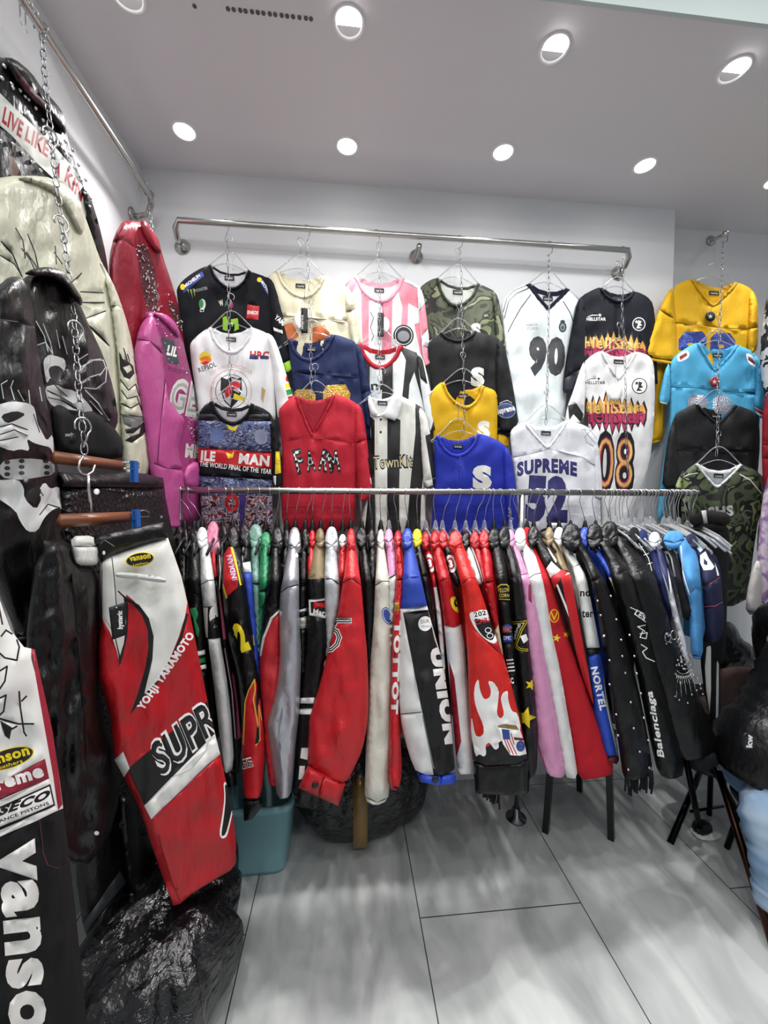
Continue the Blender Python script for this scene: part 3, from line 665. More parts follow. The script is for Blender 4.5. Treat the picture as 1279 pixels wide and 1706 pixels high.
# column four
S_ = lambda x, y, h, w=None: T('S', x, y, x+(w or h*.85), y, h, mat('dfdfd8', 'print'), .07)
shirt('camouflage_shirt', 'green camouflage button shirt with white letter S, top of the fourth column', 1.895, (730, 463), (795, 472), (757, 507),
      '806,476 822,484 830,496 833,540 836,600 720,600 714,560 706,520 699,492 700,478 712,469 722,464', CAMO, [S_(784, 560, 20), (ln(P('757,507 757,560'), .9), PB)], collar=(5, mat('3b4035', 'fabric')), inner=mat('c9ccc6', 'fabric'),
      sleeves=[('818,480 830,494 836,530 842,570 842,586 826,580 823,540 820,510', CAMO)])
BKM = mat('121316', 'mesh')
shirt('baseball_shirt', 'black baseball shirt with white letter S and script sleeve patch, second in the fourth column', 1.862, (737, 553), (790, 551), (764, 566),
      '800,554 822,560 836,568 844,600 846,660 840,720 722,720 720,670 715,610 712,572 722,560', BKM, [S_(784, 641, 27)], collar=(5, BKM), inner=mat('15161a', 'fabric'),
      sleeves=[('828,562 840,574 850,620 858,665 865,712 830,720 827,680 824,620', BKM, [Q(ell(843, 684, 16, 13, .1), mat('6d7fa8', 'print')), Q(ell(843, 684, 14.5, 11, .1), mat('33406e', 'print')), T('Supreme', 828, 690, 858, 683, 9, PW, .04), (ln(P('832,672 838,669 845,667 852,671'), 1.6), mat('b9b9c8', 'print'))]),
               ('826,716 854,716 852,727 840,730 828,724', BKM, (), .02)])
YEL = mat('cfa312', 'mesh')
shirt('baseball_shirt', 'mustard yellow baseball shirt with white letter S, third in the fourth column', 1.836, (740, 637), (802, 642), (776, 676),
      '810,645 824,650 829,662 828,720 828,770 722,770 722,720 716,680 716,658 724,645 734,637', YEL, [S_(795, 728, 25), (ln(P('776,678 774,720'), 3), mat('b88e0e', 'print')), (ln(P('776,678 774,720'), 1.6), YEL)], collar=(6, mat('c79a10', 'mesh')),
      sleeves=[('826,718 848,724 847,748 836,742 827,740', YEL, (), .03)])
BLU = mat('1e2d9c', 'mesh')
shirt('baseball_shirt', 'royal blue baseball shirt with white letter S, bottom of the fourth column', 1.805, (731, 725), (795, 722), (762, 757),
      '806,724 826,732 844,744 851,760 854,800 855,850 857,893 718,893 720,850 723,800 723,750 722,732', BLU,
      [S_(787, 812, 34, 32), (ln(P('766,760 768,800'), 7), mat('1a278c', 'print')), (ln(P('766,760 768,800'), 5.6), BLU), Q(ell(766, 761, 2), mat('33449f', 'print')), Q(ell(767, 774, 2), mat('33449f', 'print'))], collar=(6, BLU),
      sleeves=[('840,742 851,756 858,800 862,850 862,893 845,893 841,840 838,790', BLU, [T('tyler', 853, 870, 851, 845, 7, mat('b9b9a8', 'print'), .02)])])
# column five
WL = mat('dfe7e8', 'fabric'); NV = mat('1a1b2c', 'fabric')
crest = lambda x, y: [Q(ell(x, y, 6.5, 9), mat('3b4148', 'print')), Q(ell(x, y-9, 4, 3), mat('3b4148', 'print')), Q(ell(x, y, 4, 6), mat('8f979c', 'print')), Q(ell(x, y+1, 2, 3), mat('3b4148', 'print'))]
shirt('football_shirt', 'long white football shirt with number 90 and navy collar, top of the fifth column', 1.893, (883, 472), (942, 480), (913, 511),
      '950,484 960,494 966,510 954,570 945,640 940,700 938,745 858,745 852,690 845,620 838,550 836,510 842,494 858,481 872,474', WL,
      [*TO('90', 882, 616, 938, 618, 50, mat('3a3c40', 'print'), mat('dfe3e4', 'print'), .065), T('90', 882, 616, 938, 618, 50, mat('3a3c40', 'print'), .035), T('MARCH', 877, 544, 895, 543, 4.5, mat('4a4d52', 'print')), T('STUDIOS', 878, 550, 896, 549, 4.5, mat('4a4d52', 'print')),
       *crest(937, 545), L_('884,491 868,512 855,535 846,553', NV, 1.4), L_('880,474 856,484 844,497 838,520', mat('5a6064', 'print'), 1.6), L_('882,479 860,489 847,502 840,530', mat('5a6064', 'print'), 1.6), L_('938,502 950,522 956,540', NV, 1.4)], collar=(8, NV), v=True, inner=mat('d2d4da', 'fabric'))
BH = mat('14161f', 'fabric')
hell = lambda x0, y0, x1, y1, m: [T('HELLSTAR', x0, y0, x1, y1, 5, m, .03), Q(star(x0+22, y0-9, 3.2), m), (ln([(x0+2, y0-6), (x0+9, y0-9), (x0+18, y0-9)], 1.0), m)]
shirt('graffiti_shirt', 'black long sleeve shirt with orange and magenta graffiti print, top of the sixth column', 1.882, (1003, 479), (1054, 485), (1029, 500),
      '1064,487 1078,494 1088,506 1092,540 1094,600 1096,650 965,650 962,600 962,550 962,505 970,492 985,484 996,479', BH,
      [*hell(977, 534, 1009, 534, PW), *ROUND_HEAD(1064, 540, 11, PW, mat('14161f', 'print')), *graffiti(968, 578, 1076, 585, 52, 3, PB)], collar=(5, BH),
      sleeves=[('970,491 976,530 974,580 974,612 976,632 956,650 937,656 938,630 945,585 954,535 961,503', BH, [Pg('940,630 975,610 979,632 938,660', mat('1c202c', 'print'))])])
shirt('football_jersey', 'white mesh football jersey with purple number 52, bottom of the fifth column', 1.815, (877, 703), (942, 700), (912, 745),
      '952,701 972,708 988,717 995,735 998,780 1000,840 1001,893 866,893 862,850 858,800 853,760 849,724 853,714 866,705', mat('dcdee4', 'mesh'),
      [T('SUPREME', 861, 793, 961, 793, 21, mat('2d2a66', 'print'), .06, None, 7), T('5', 874, 862, 908, 864, 66, mat('2d2a66', 'print'), .07), T('2', 910, 864, 945, 865, 66, mat('2d2a66', 'print'), .07), L_('852,762 880,757 905,751 912,747 930,752 970,762 996,778', mat('9a9ca6', 'print'), 1.2),
       *[(ln(P(s), .9), mat('777a86', 'print')) for s in ('972,714 992,742', '980,712 996,735', '985,716 974,728 978,738 990,745', '990,716 968,716')]], v=True, collar=(6, mat('e2e3e8', 'mesh')), inner=mat('d3d4da', 'mesh'),
      sleeves=[('986,716 996,738 1001,780 1003,815 1003,832 988,826 988,780 984,745', mat('dcdee4', 'mesh'), (), .006)])
shirt('graffiti_shirt', 'white long sleeve shirt with graffiti print and flaming number, second in the sixth column', 1.85, (1004, 585), (1057, 586), (1030, 631),
      '1066,587 1082,593 1089,606 1091,650 1089,710 1082,770 1068,815 1052,850 1046,890 1000,893 1001,850 996,800 985,750 978,700 973,650 972,604 984,593 996,586', mat('e3e2e3', 'fabric'),
      [*hell(975, 640, 1008, 640, PB), *ROUND_HEAD(1065, 643, 13, PB, PW), *graffiti(963, 688, 1076, 690, 56, 5, PB),
       *TO('08', 993, 812, 1052, 814, 86, PB, MG_, .06), T('08', 993, 812, 1052, 814, 86, mat('d9b45c', 'print'), -.02)], v=True, collar=(5, mat('dddcdd', 'fabric')),
      sleeves=[('974,600 975,650 972,706 940,706 944,680 955,650 966,615', mat('e3e2e3', 'fabric'), [Pg('946,676 960,672 972,690 968,704 955,690 948,700', PB)])])
hang_tag((1024, 653), 13, 14, PW, 1.805, 'round white card tag on the white graffiti shirt', (1026, 610), rnd=True)
# column six: jerseys on the wall rod
YJ = mat('d2a416', 'mesh')
BG = mat('4254a8', 'glitter')
shirt('mesh_jersey', 'yellow mesh jersey with blue glitter numerals, top of the right column', 1.90, (1155, 464), (1224, 470), (1187, 509),
      '1234,472 1250,480 1260,492 1260,530 1256,570 1250,610 1130,640 1122,600 1122,540 1119,490 1124,476 1140,468', YJ,
      [L_('1122,538 1160,541 1200,546 1248,549', mat('a07c0e', 'print')), Pg('1130,583 1130,566 1140,553 1170,552 1177,562 1176,584', BG), Pg('1182,584 1184,563 1192,554 1216,555 1225,568 1224,590', BG), Q(ell(1151, 574, 6, 3), YJ), Q(ell(1201, 577, 5, 3), YJ)],
      v=True, collar=(6, mat('bf9212', 'mesh')), B=.03,
      sleeves=[('1121,478 1124,530 1128,600 1120,608 1071,598 1080,560 1098,515 1112,486', YJ, [L_('1074,594 1126,602', mat('a07c0e', 'print')), L_('1098,515 1122,530', mat('a07c0e', 'print'))]),
               ('1088,603 1112,610 1106,680 1106,734 1082,741 1086,680', YJ, [L_('1082,736 1106,730', mat('a07c0e', 'print'))], .03),
               ('1250,480 1262,500 1263,540 1262,580 1252,592 1243,580 1245,540', YJ, [L_('1244,548 1262,545', mat('a07c0e', 'print'))])])
def badge(c, r, m, Y, label, host):
    M = planeY(Y); t = thing('hang_tag', label, 'tag', M(c[0], c[1], 0), 'swing tags on the shirts')
    relief('card', ell(c[0], c[1], r), m, M, [Q(star(c[0], c[1], r*.5), mat('c9c9c4', 'print'))], B=.001, R=4, step=5, parent=t, sm=0, wr=(0, 9, 9))
    MB().tube([M(c[0]+4, c[1]-20, .0), M(c[0], c[1]-r+1, .001)], .0007, 4).build('string', PB, t)
badge((1183, 527), 8.5, PB, 1.862, 'round black tag hanging on the yellow jersey', '')
SKY = mat('4ba0c8', 'mesh'); 
cuff = lambda pts: [(ln(P(pts), 9), PW), (ln(P(pts), 4), mat('b5474f', 'print'))]
shirt('mesh_jersey', 'sky blue mesh jersey with shoulder numerals and silver digits, second in the right column', 1.868, (1166, 571), (1225, 574), (1191, 616),
      '1234,577 1252,584 1264,596 1267,640 1266,700 1262,720 1118,760 1116,800 1112,840 1100,868 1094,866 1098,820 1106,760 1115,700 1116,650 1114,608 1122,594 1145,578 1156,572', SKY,
      [L_('1116,645 1160,646 1200,651 1266,656', mat('2d7296', 'print')), Pg('1127,592 1144,582 1149,590 1145,598 1129,604', PW, 1), Pg('1131,594 1143,587 1145,592 1133,600', mat('7a2b33', 'print')), Pg('1241,588 1250,590 1263,605 1260,613 1247,606', PW, 1), Pg('1246,593 1258,604 1257,608 1246,600', mat('7a2b33', 'print')),
       Pg('1145,690 1146,664 1153,657 1172,658 1179,668 1178,690', mat('b9b9c6', 'glitter')), Pg('1186,690 1188,665 1194,659 1210,660 1217,672 1216,690', mat('b9b9c6', 'glitter'))], v=True, collar=(6, mat('4399c2', 'mesh')), B=.03,
      sleeves=[('1115,602 1117,640 1114,675 1096,670 1101,645 1107,618', SKY, cuff('1094,672 1116,678')), ('1256,588 1268,605 1272,650 1276,690 1268,700 1254,680 1258,640', SKY, cuff('1254,680 1276,692'))])
badge((1190, 636), 8.5, mat('8c1f28', 'print'), 1.83, 'round red tag hanging on the sky blue jersey', '')
shirt('mesh_jersey', 'plain black mesh jersey with v neck, third in the right column', 1.838, (1163, 673), (1223, 674), (1195, 705),
      '1234,677 1254,685 1264,696 1266,740 1262,790 1258,830 1255,870 1130,870 1122,830 1124,780 1122,700 1126,688 1142,680 1154,673', mat('17181a', 'mesh'),
      [L_('1126,748 1180,749 1262,752', mat('0a0a0b', 'print'))], v=True, collar=(6, mat('101113', 'mesh')), B=.03,
      sleeves=[('1124,690 1126,740 1132,790 1135,812 1102,815 1106,770 1114,720', mat('17181a', 'mesh'))])
shirt('camouflage_jersey', 'dark camouflage jersey with white striped v collar, bottom of the right column', 1.80, (1162, 772), (1232, 773), (1194, 811),
      '1240,775 1258,783 1274,797 1278,830 1264,860 1256,910 1250,960 1240,1010 1150,1010 1142,960 1136,900 1134,850 1136,796 1142,784 1156,773', CAMO2,
      [T('SHS', 1180, 862, 1222, 858, 16, mat('b9bcb9', 'print'), .05), T('C', 1235, 862, 1250, 864, 14, mat('666b66', 'print'), .02), L_('1136,796 1148,790 1162,788', PW, 1.6), L_('1232,790 1250,800 1268,822', PW, 1.6)], v=True, collar=(5, mat('d5dad5', 'fabric')), inner=mat('aab0b8', 'fabric'), B=.03,
      sleeves=[('1264,788 1279,806 1288,850 1286,900 1278,929 1260,925 1262,880 1268,840', CAMO2, ()), ('1140,780 1136,796 1134,830 1120,826 1128,800', CAMO2, ())])
# ---------------------------------------------------------------- the clothes rack
BY = 1.70; BZ = atY(700, 819, BY).z
bx0 = atY(262, 817, BY).x; bx1 = atY(1160, 822, BY).x
t = thing('clothes_rack', 'freestanding steel clothes rack with round posts under the shirt wall', 'clothes rack', ((bx0+bx1)/2, BY, 0))
MB().tube([(bx0, BY, BZ), (bx0+.6, BY, BZ), (bx1, BY, BZ)], .0135, 16).build('bar', STEEL, t)
MB().lathe((bx1, BY, BZ), [(.0145, 0), (.0145, .012)], 16, axis=(1, 0, 0)).build('end_cap', mat('555555', 'metal'), t)
for px in (866, 300):
    p = atY(px, 1000, BY); MB().tube([(p.x, BY, 0.02), (p.x, BY, BZ-.01)], .0125, 14).build('post', STEEL, t)
    MB().lathe((p.x, BY, 0), [(.045, 0), (.045, .006), (.02, .012), (.0175, .05)], 22).build('foot', mat('6a6c70', 'metal'), t)

GENUP = [(868, 1.685), (900, 1.63), (965, 1.50), (1320, 1.43)]
NECKM = mat('1a1a1c', 'plastic')
def rack_hanger(hx, nx, ny, desc, clear=False, group='hangers on the rack bar', arms=True):
    H = atY(hx, 818, BY); H.z = BZ; N_ = atY(nx, ny, BY-.01)
    t = thing('clothes_hanger', desc, 'hanger', H, group)
    ang = -1.1 + random.uniform(-.25, .25)
    u = Vector((math.cos(ang), math.sin(ang), 0)); c = Vector((H.x, BY, BZ-.0005))
    arc = hookloop(c, .0158, ang, 190, -30, 9)
    MB().tube([*arc, c+u*.006+Vector((0, 0, -.034)), Vector(((N_.x+c.x*1)/2, BY-.004, (N_.z+BZ)/2)), N_+Vector((0, 0, .012))], .0016, 6).build('hook', CHROME, t)
    MB().lathe(N_, [(.004, .014), (.007, .008), (.009, -.004), (.013, -.02), (.012, -.034)], 12).build('neck', CLEAR if clear else NECKM, t)
    if arms:
        a = [N_+Vector((0, 0, -.02)), N_+Vector((.0, -.06, -.035)), N_+Vector((0, -.13, -.062)), N_+Vector((0, -.19, -.10))]
        b = [N_+Vector((0, 0, -.02)), N_+Vector((0, .06, -.035)), N_+Vector((0, .11, -.058)), N_+Vector((0, .15, -.085))]
        MB().tube([*a[::-1], *b[1:]], .006, 8, flat=.8).build('arms', CLEAR if clear else NECKM, t)
    return t

def jacket(label, hx, col, m, sleeve, layers=(), z=0, B=.034, tor=None, cuff=None, hem=None, name='leather_jacket', cat='jacket', nb=None, extra=None, tz=(.50, .0), ny=None, sm=1, cm=None, btn=()):
    """a garment hanging edge-on: col = collar outline, sleeve = the sleeve turned to the room"""
    kn = [(a, b) for a, b in GENUP]
    M = curveY(kn, -z*.016)
    pc = P(col); cx = sum(p[0] for p in pc)/len(pc); cy = min(p[1] for p in pc)
    root = atY(cx, cy, BY)
    t = thing(name, label, cat, root, 'garments on the rack')
    sp = P(sleeve); ymax = max(p[1] for p in sp)
    relief('sleeve', sp, m, M, layers, B=B, R=max(8, (max(p[0] for p in sp)-min(p[0] for p in sp))*.34), step=7 if ymax > 1100 else 6, parent=t, sm=sm, hem=hem or (ymax-14 if ymax > 1050 else None), wr=(.019, 12, 45), edge=.004)
    x0, x1 = min(p[0] for p in pc)+.8, max(p[0] for p in pc)-.8; y0, y1 = min(p[1] for p in pc), max(p[1] for p in pc)+6; w = x1-x0; h = y1-y0
    fl = random.choice((0, 1)); cpoly = [(x0+.12*w, y0+.16*h), (x0+.42*w, y0-.5), (x0+.80*w, y0+.05*h), (x1, y0+.35*h), (x1+1, y1), (x0+(.62 if fl else .30)*w, y1+.42*h), (x0+.05*w, y1-.05*h), (x0-1, y0+.6*h)]
    relief('collar', cpoly, cm or m, curveY([(860, 1.70), (910, 1.60)], -.014-z*.016), [(ln([(x0, y0+.72*h), (x0+.5*w, y0+.85*h), (x1, y0+.62*h)], .8), SEAM)], B=.010, R=3.2, step=3.5, parent=t, sm=1, wr=(.006, 6, 7))
    if cuff:
        cp, cmt = cuff[0], cuff[1]
        cu_ = relief('cuff', P(cp), cmt, curveY(kn, -.006-z*.016), cuff[2] if len(cuff) > 2 else (), B=.034, R=12, step=6, parent=t, sm=0, hem=max(p[1] for p in P(cp))-16, wr=(.003, 9, 30), edge=.004)
        for bx, by, br in btn: MB().lathe(curveY(kn, -.006-z*.016)(bx, by, .040), [(br, 0), (br, -.002), (br*.8, -.0035)], 14, axis=(0, 1, 0)).build('button', NECKM, cu_)
    # the body panel hanging square to the bar
    zb = tz[0]; X = root.x
    pr = chaikin([(1.72, root.z-.035), (1.64, root.z-.045), (1.56, root.z-.10), (1.535, root.z-.30), (1.53, zb+.05), (1.54, zb), (1.80, zb-.02), (1.82, zb+.1), (1.82, root.z-.25), (1.80, root.z-.10), (1.75, root.z-.05)], 1)
    def ML(a, b, off, X=X, z0=root.z): 
        lean = max(0, (z0-b))*.02
        return Vector((X+off+random_lean(X)*lean, a, b))
    def random_lean(X): return 0
    relief('body', pr, tor or m, ML, [], B=.012, R=.03, step=.06, parent=t, sm=0, wr=(.004, .06, .3), edge=.003)
    if extra: extra(t, M)
    return t
jn = []
def J(short, hx, *a, **k):
    nm = k.get('name', 'leather_jacket'); lab = short
    pc = P(a[0]); cx = sum(p[0] for p in pc)/len(pc)
    clr = k.pop('clear', False); hl = k.pop('hl', None); ny = k.pop('hy', 872)
    o = jacket(lab, hx, *a, **k)
    sh = ' '.join(short.split(',')[0].split()[:10])
    rack_hanger(hx, k.get('nb') or cx, ny, 'steel hooked hanger holding the ' + sh, clear=clr)
    return o
R1, R2, R3_, R4 = mat('b51a22'), mat('c4252c'), mat('a3161f'), mat('cf2a24')
CR = mat('dcdccf'); GR = mat('b9bcc0'); SIL = mat('b8bac2', 'silver'); PKL = mat('d795bd'); WL_ = mat('e2e4e2'); TAN = mat('8d7a5a'); BLUE = mat('2444a8'); BRN = mat('7c6a4c')
seam = lambda s, w=1.3: (ln(P(s), w), SEAM)

J('black leather jacket half hidden behind the white and red trousers', 272, '290,880 300,876 308,884 306,898 296,902', BLK, '290,892 306,894 312,940 314,990 312,1040 300,1050 296,960', z=0)
J('black leather jacket with creased shoulder, second from the left rack end', 281, '300,882 312,878 316,890 311,920 300,924', BLK, '299,905 312,905 310,960 318,1010 320,1060 306,1060 300,980', z=1)
J('black leather jacket with green claw mark on the upper sleeve', 300, '312,884 326,880 334,890 330,902 316,906', BLK, '313,896 330,894 336,920 338,985 340,1060 344,1120 350,1180 330,1190 320,1120 314,1060 308,990 310,940', [seam('309,986 323,991 337,988'), Pg('316,1014 326,1012 330,1022 327,1034 332,1050 330,1062 326,1056 322,1030', mat('2d8a50', 'print')), Q(P('322,1086 342,1082 343,1090 323,1094'), PW), Q(P('324,1098 344,1094 345,1103 325,1107'), PG), Q(P('326,1110 346,1106 347,1113 327,1117'), PW)], z=2)
J('white and black leather jacket with number 19 on the sleeve', 312, '327,882 340,878 346,886 342,898 330,900', WL_, '328,890 342,888 350,920 357,966 362,1010 366,1062 376,1120 384,1180 391,1282 372,1290 366,1230 358,1160 350,1090 342,1060 338,1010 334,972 334,930', [seam('335,974 346,967 357,966'), Q(P('330,1012 370,1008 372,1062 336,1066'), PB), T('1', 336, 1060, 346, 1060, 44, PW, .08), T('9', 348, 1057, 370, 1057, 44, PW, .08), Q(P('336,1062 346,1062 374,1292 362,1292'), PB), Q(P('369,1062 378,1062 388,1120 380,1120'), PB)], z=3, cuff=('371,1286 392,1282 395,1308 377,1313', BLK))
J('pink collared black leather jacket with thin pink sleeve piping', 348, '344,874 354,868 366,882 360,896 347,912 343,896', BLK, '347,905 358,900 362,960 370,1010 378,1060 388,1110 398,1180 404,1232 396,1300 386,1300 384,1230 374,1120 364,1040 356,970', [Pg('351,920 358,918 362,960 356,962', PR), Pg('364,980 368,980 377,1064 372,1066', mat('c0506a', 'print')), (ln(P('374,1080 386,1150 392,1230'), 1.2), mat('c9a0ac', 'print')), Pg('386,1120 392,1130 402,1228 396,1232 394,1180', mat('b5446e', 'print'))], z=1, cm=mat('cf7f9a'))
J('black leather jacket with white piped lapel beside the pink collar', 374, '363,880 370,873 380,878 376,894 364,896', BLK, '362,895 374,893 380,930 374,975 366,990 361,950', [(ln(P('364,900 367,950 365,985'), 1.4), PW)], z=2)
fl = [Pg('404,1330 403,1230 407,1170 414,1148 424,1131 428,1140 426,1170 430,1210 430,1240 426,1236 430,1175 433,1162 437,1200 441,1230 440,1275 436,1330', PR), (ln(P('405,1240 408,1170 414,1150 424,1132 425,1150 422,1165 430,1210 433,1232 426,1242'), 2.2), mat('dfae3e', 'print')), Pg('424,1240 431,1205 434,1225 430,1238', PB), (ln(P('433,1228 431,1175 436,1200'), 1.4), mat('dfae3e', 'print')), Q(P('402,1262 421,1258 423,1276 404,1282'), mat('c01822', 'print')), T('EE', 404, 1281, 422, 1276, 15, PW, .05), T('EE', 405, 1280, 421, 1276, 13, PB, 0)]
J('black racing jacket with red shoulder, yellow number 2 and flame cuff', 386, '376,882 386,876 397,880 398,896 388,904 378,898', BLK, '377,895 394,892 402,920 408,972 414,1010 420,1050 426,1100 432,1140 440,1190 441,1270 434,1332 406,1332 403,1280 403,1190 396,1120 384,1080 374,1030 370,975 371,930', [Pg('372,925 384,905 396,965 396,978 377,995 371,975', PR), Pg('378,880 398,890 400,905 384,905', PR), T('INDIAN', 395, 966, 385, 924, 8, mat('b9c0e0', 'print'), .04, (-1, .2)), (ln(P('383,902 392,935 401,974'), 3.4), PY), (ln(P('371,974 377,996'), 3), PY), T('2', 401, 1084, 417, 1078, 42, PY, .07), *fl], z=5, cuff=('405,1330 436,1328 438,1342 420,1365 406,1368', BLK))
J('navy and black racing jacket with white piped collar and blue sleeve', 411, '397,888 404,874 416,871 414,880 404,890 402,900', BLK, '403,886 414,882 417,940 424,1000 430,1060 434,1130 428,1180 420,1120 414,1050 406,990 400,930', [(ln(P('406,900 403,940'), 1.8), PW), Q(P('400,938 420,935 424,953 402,955'), PW), Q(P('400,955 426,952 436,1180 414,1100'), PBL), Pg('412,1060 422,1058 424,1075 414,1078', PY), (ln(P('420,1070 424,1100'), 1.4), PW)], z=3, cm=mat('101118'))
TEAL = mat('71998c')
J('grey green leather jacket behind the blue sleeved one', 430, '414,882 421,873 432,878 437,892 426,900 415,896', TEAL, '416,892 430,890 432,930 433,972 434,1020 434,1080 430,1140 426,1140 424,1060 420,1000 418,940', [seam('420,972 433,972')], z=2)
GRN = mat('258355')
J('bright green leather jacket with folded collar', 449, '433,896 442,886 452,888 452,900 442,910 433,908', GRN, '434,905 450,900 450,960 446,1002 438,1012 434,1080 430,1090 432,1010 431,985', [seam('431,985 448,981')], z=3)
J('black leather jacket with red sleeve and white curved piping', 464, '451,884 460,877 471,882 472,900 462,908 452,900', BLK, '452,900 466,898 470,960 468,1020 469,1060 469,1110 464,1190 455,1240 464,1296 456,1312 448,1308 440,1240 433,1160 432,1085 436,1040 440,990 446,950', [Pg('468,1012 452,1030 438,1062 433,1090 430,1130 430,1330 480,1330 474,1020', mat('b8202a', 'print')), (ln(P('470,1012 452,1030 439,1062 433,1092'), 4), PW)], z=4)
J('black leather jacket squeezed beside the silver one', 479, '470,888 476,880 483,884 484,902 474,908', BLK, '470,902 482,898 480,950 472,990 468,960', z=3)
J('silver metallic leather jacket with crumpled sleeve', 496, '480,888 488,878 499,884 501,898 496,912 488,904', SIL, '482,898 494,896 498,940 498,985 499,1040 502,1090 500,1150 497,1200 492,1240 489,1290 484,1328 462,1332 456,1290 448,1240 443,1206 458,1160 466,1100 465,1040 466,990 474,950', [seam('467,987 480,978 497,974'), (ln(P('470,1180 463,1230 470,1290'), 1), mat('8a8c94', 'print'))], z=6)
J('black leather jacket with two white sleeve bands, behind the flag patch jacket', 517, '501,886 508,878 515,884 514,900 504,906', BLK, '503,895 513,893 512,940 511,985 511,1060 509,1120 499,1120 496,1040 497,980 499,930', [seam('498,975 511,972'), Q(P('494,1017 511,1012 511,1018 494,1024'), PW), Q(P('494,1030 511,1026 511,1046 495,1050'), mat('d5d5c8', 'print')), T('dlbo', 496, 1042, 510, 1038, 8, PB)], z=4)
J('bright red leather jacket beside the bronze shouldered one', 521, '514,888 520,883 526,886 526,898 516,900', R2, '515,895 525,893 524,940 518,965 512,960 512,930', z=4)
MAR = [seam('513,965 527,961 543,966'), Q(P('514,999 543,996 544,1031 515,1025'), PW), Q(P('517,1003 543,1000 543,1026 518,1021'), PB), Pg('522,1002 544,1004 544,1014 530,1010 522,1016', PR), T('Marl', 521, 1023, 543, 1026, 9, PW, .03), Pg('520,893 545,893 545,963 512,965', mat('7c6a4c', 'print')),
       T('GUCCI', 548, 1068, 530, 1180, 16, PW, .09, (1, .1)), Q(P('497,1163 524,1162 522,1172 496,1172'), PW), Q(P('496,1181 523,1180 521,1190 495,1190'), PW), Q(P('502,1246 514,1246 512,1266 500,1263'), PW), Q(P('499,1276 508,1276 506,1297 497,1299'), PW)]
J('black team jacket with bronze shoulder and red flag patch on the sleeve', 541, '525,884 534,880 541,888 541,898 530,902', BLK, '526,895 539,893 541,930 543,966 545,1010 548,1060 545,1120 540,1200 538,1300 535,1346 510,1348 487,1340 492,1250 500,1160 508,1080 512,1010 512,966 518,930', MAR, z=5, cm=BRN)
J('light grey leather jacket with stand collar left of the big red one', 553, '541,884 548,877 561,882 563,898 556,908 544,896', GR, '545,896 559,894 561,930 566,975 565,1010 556,1050 549,1098 545,1090 541,1020 540,970 541,930', [seam('541,965 552,964 566,974')], z=6)
J('red leather jacket with white collar squeezed beside the light grey one', 572, '564,894 570,890 577,893 577,900 565,901', R1, '566,898 577,898 578,930 574,960 567,972 563,950', z=6, cm=WL_)
five = [seam('571,970 585,963 601,975'), *[(ln(P('583,1034 560,1034 552,1048 561,1052 565,1062 561,1074 552,1082 541,1084'), w), c) for w, c in ((8.5, PW), (5.5, PB), (1.2, PW))]]
J('big bright red leather jacket with number 5 and buttoned cuff', 581, '577,888 583,880 590,884 592,900 584,908 577,902', R2, '579,900 591,898 596,935 602,975 607,1040 612,1090 614,1150 613,1200 604,1248 592,1276 577,1306 545,1296 512,1280 513,1240 515,1215 514,1200 534,1135 545,1090 560,1035 571,972 575,935', five, z=8, cuff=('512,1275 576,1305 563,1343 497,1313', R2, [(ln(P('540,1292 529,1330'), 1.1), mat('7d1218', 'print')), (ln(P('514,1276 576,1304'), 1.2), mat('7d1218', 'print'))]), tor=R1, btn=[(525, 1308, .011)])
J('black leather jacket right of the big red one', 600, '592,886 600,878 611,884 610,898 600,902', BLK, '597,896 609,894 615,930 622,975 624,1010 620,1080 616,1180 612,1250 606,1250 614,1180 609,1080 605,1000 602,960', [seam('606,984 615,976 624,974')], z=5)
J('second black leather jacket right of the big red one', 614, '611,888 618,880 625,884 626,900 615,904', BLK, '613,898 624,896 626,930 626,968 618,975 614,940', z=5)
J('cream leather coat with blue crest on the sleeve', 632, '628,888 634,882 640,886 640,900 629,903', CR, '629,898 638,896 643,930 649,972 652,1030 655,1100 655,1160 652,1240 650,1300 646,1334 625,1343 607,1333 608,1280 612,1200 616,1110 622,1040 624,985 627,940', [seam('624,976 636,968 648,969'), Q(P('626,897 642,896 642,901 627,903'), PR), Q(P('626,904 643,903 643,908 627,910'), PB), Q(ell(645, 1026, 8.5, 15, -.3), mat('3a55a8', 'print')), (ln(ell(645, 1026, 6.5, 12.5, -.3), 1, True), PW), (ln(P('609,1328 628,1337 648,1328'), 1), mat('a9a995', 'print'))], z=6, name='leather_coat', cat='coat')
J('pale pink and white leather jacket with stand collar', 642, '640,886 647,881 655,886 655,898 642,901', PKL, '643,896 655,894 659,920 662,956 660,1000 654,1060 650,1120 646,1120 647,1020 648,965 645,930', [Q(P('640,960 664,956 668,1130 640,1130'), mat('dedfdb', 'print')), Q(P('636,1122 650,1120 648,1262 640,1262'), mat('7c1c2a', 'print')), seam('645,965 662,955')], z=6, clear=True)
J('narrow red leather jacket with white block letters down the sleeve', 655, '656,888 663,884 669,888 669,899 657,900', R2, '657,897 668,896 670,930 672,965 670,1010 668,1080 665,1160 667,1230 670,1290 663,1318 648,1314 647,1240 650,1160 653,1080 656,1010 661,965 659,930', [seam('660,966 671,964'), Q(P('653,1004 664,1004 664,1018 653,1018'), mat('d6b02a', 'print')), T('IN', 654, 1015, 663, 1015, 9, PB), T('TOTTOT', 658, 1034, 652, 1190, 10, PW, .07, (1, 0))], z=8)
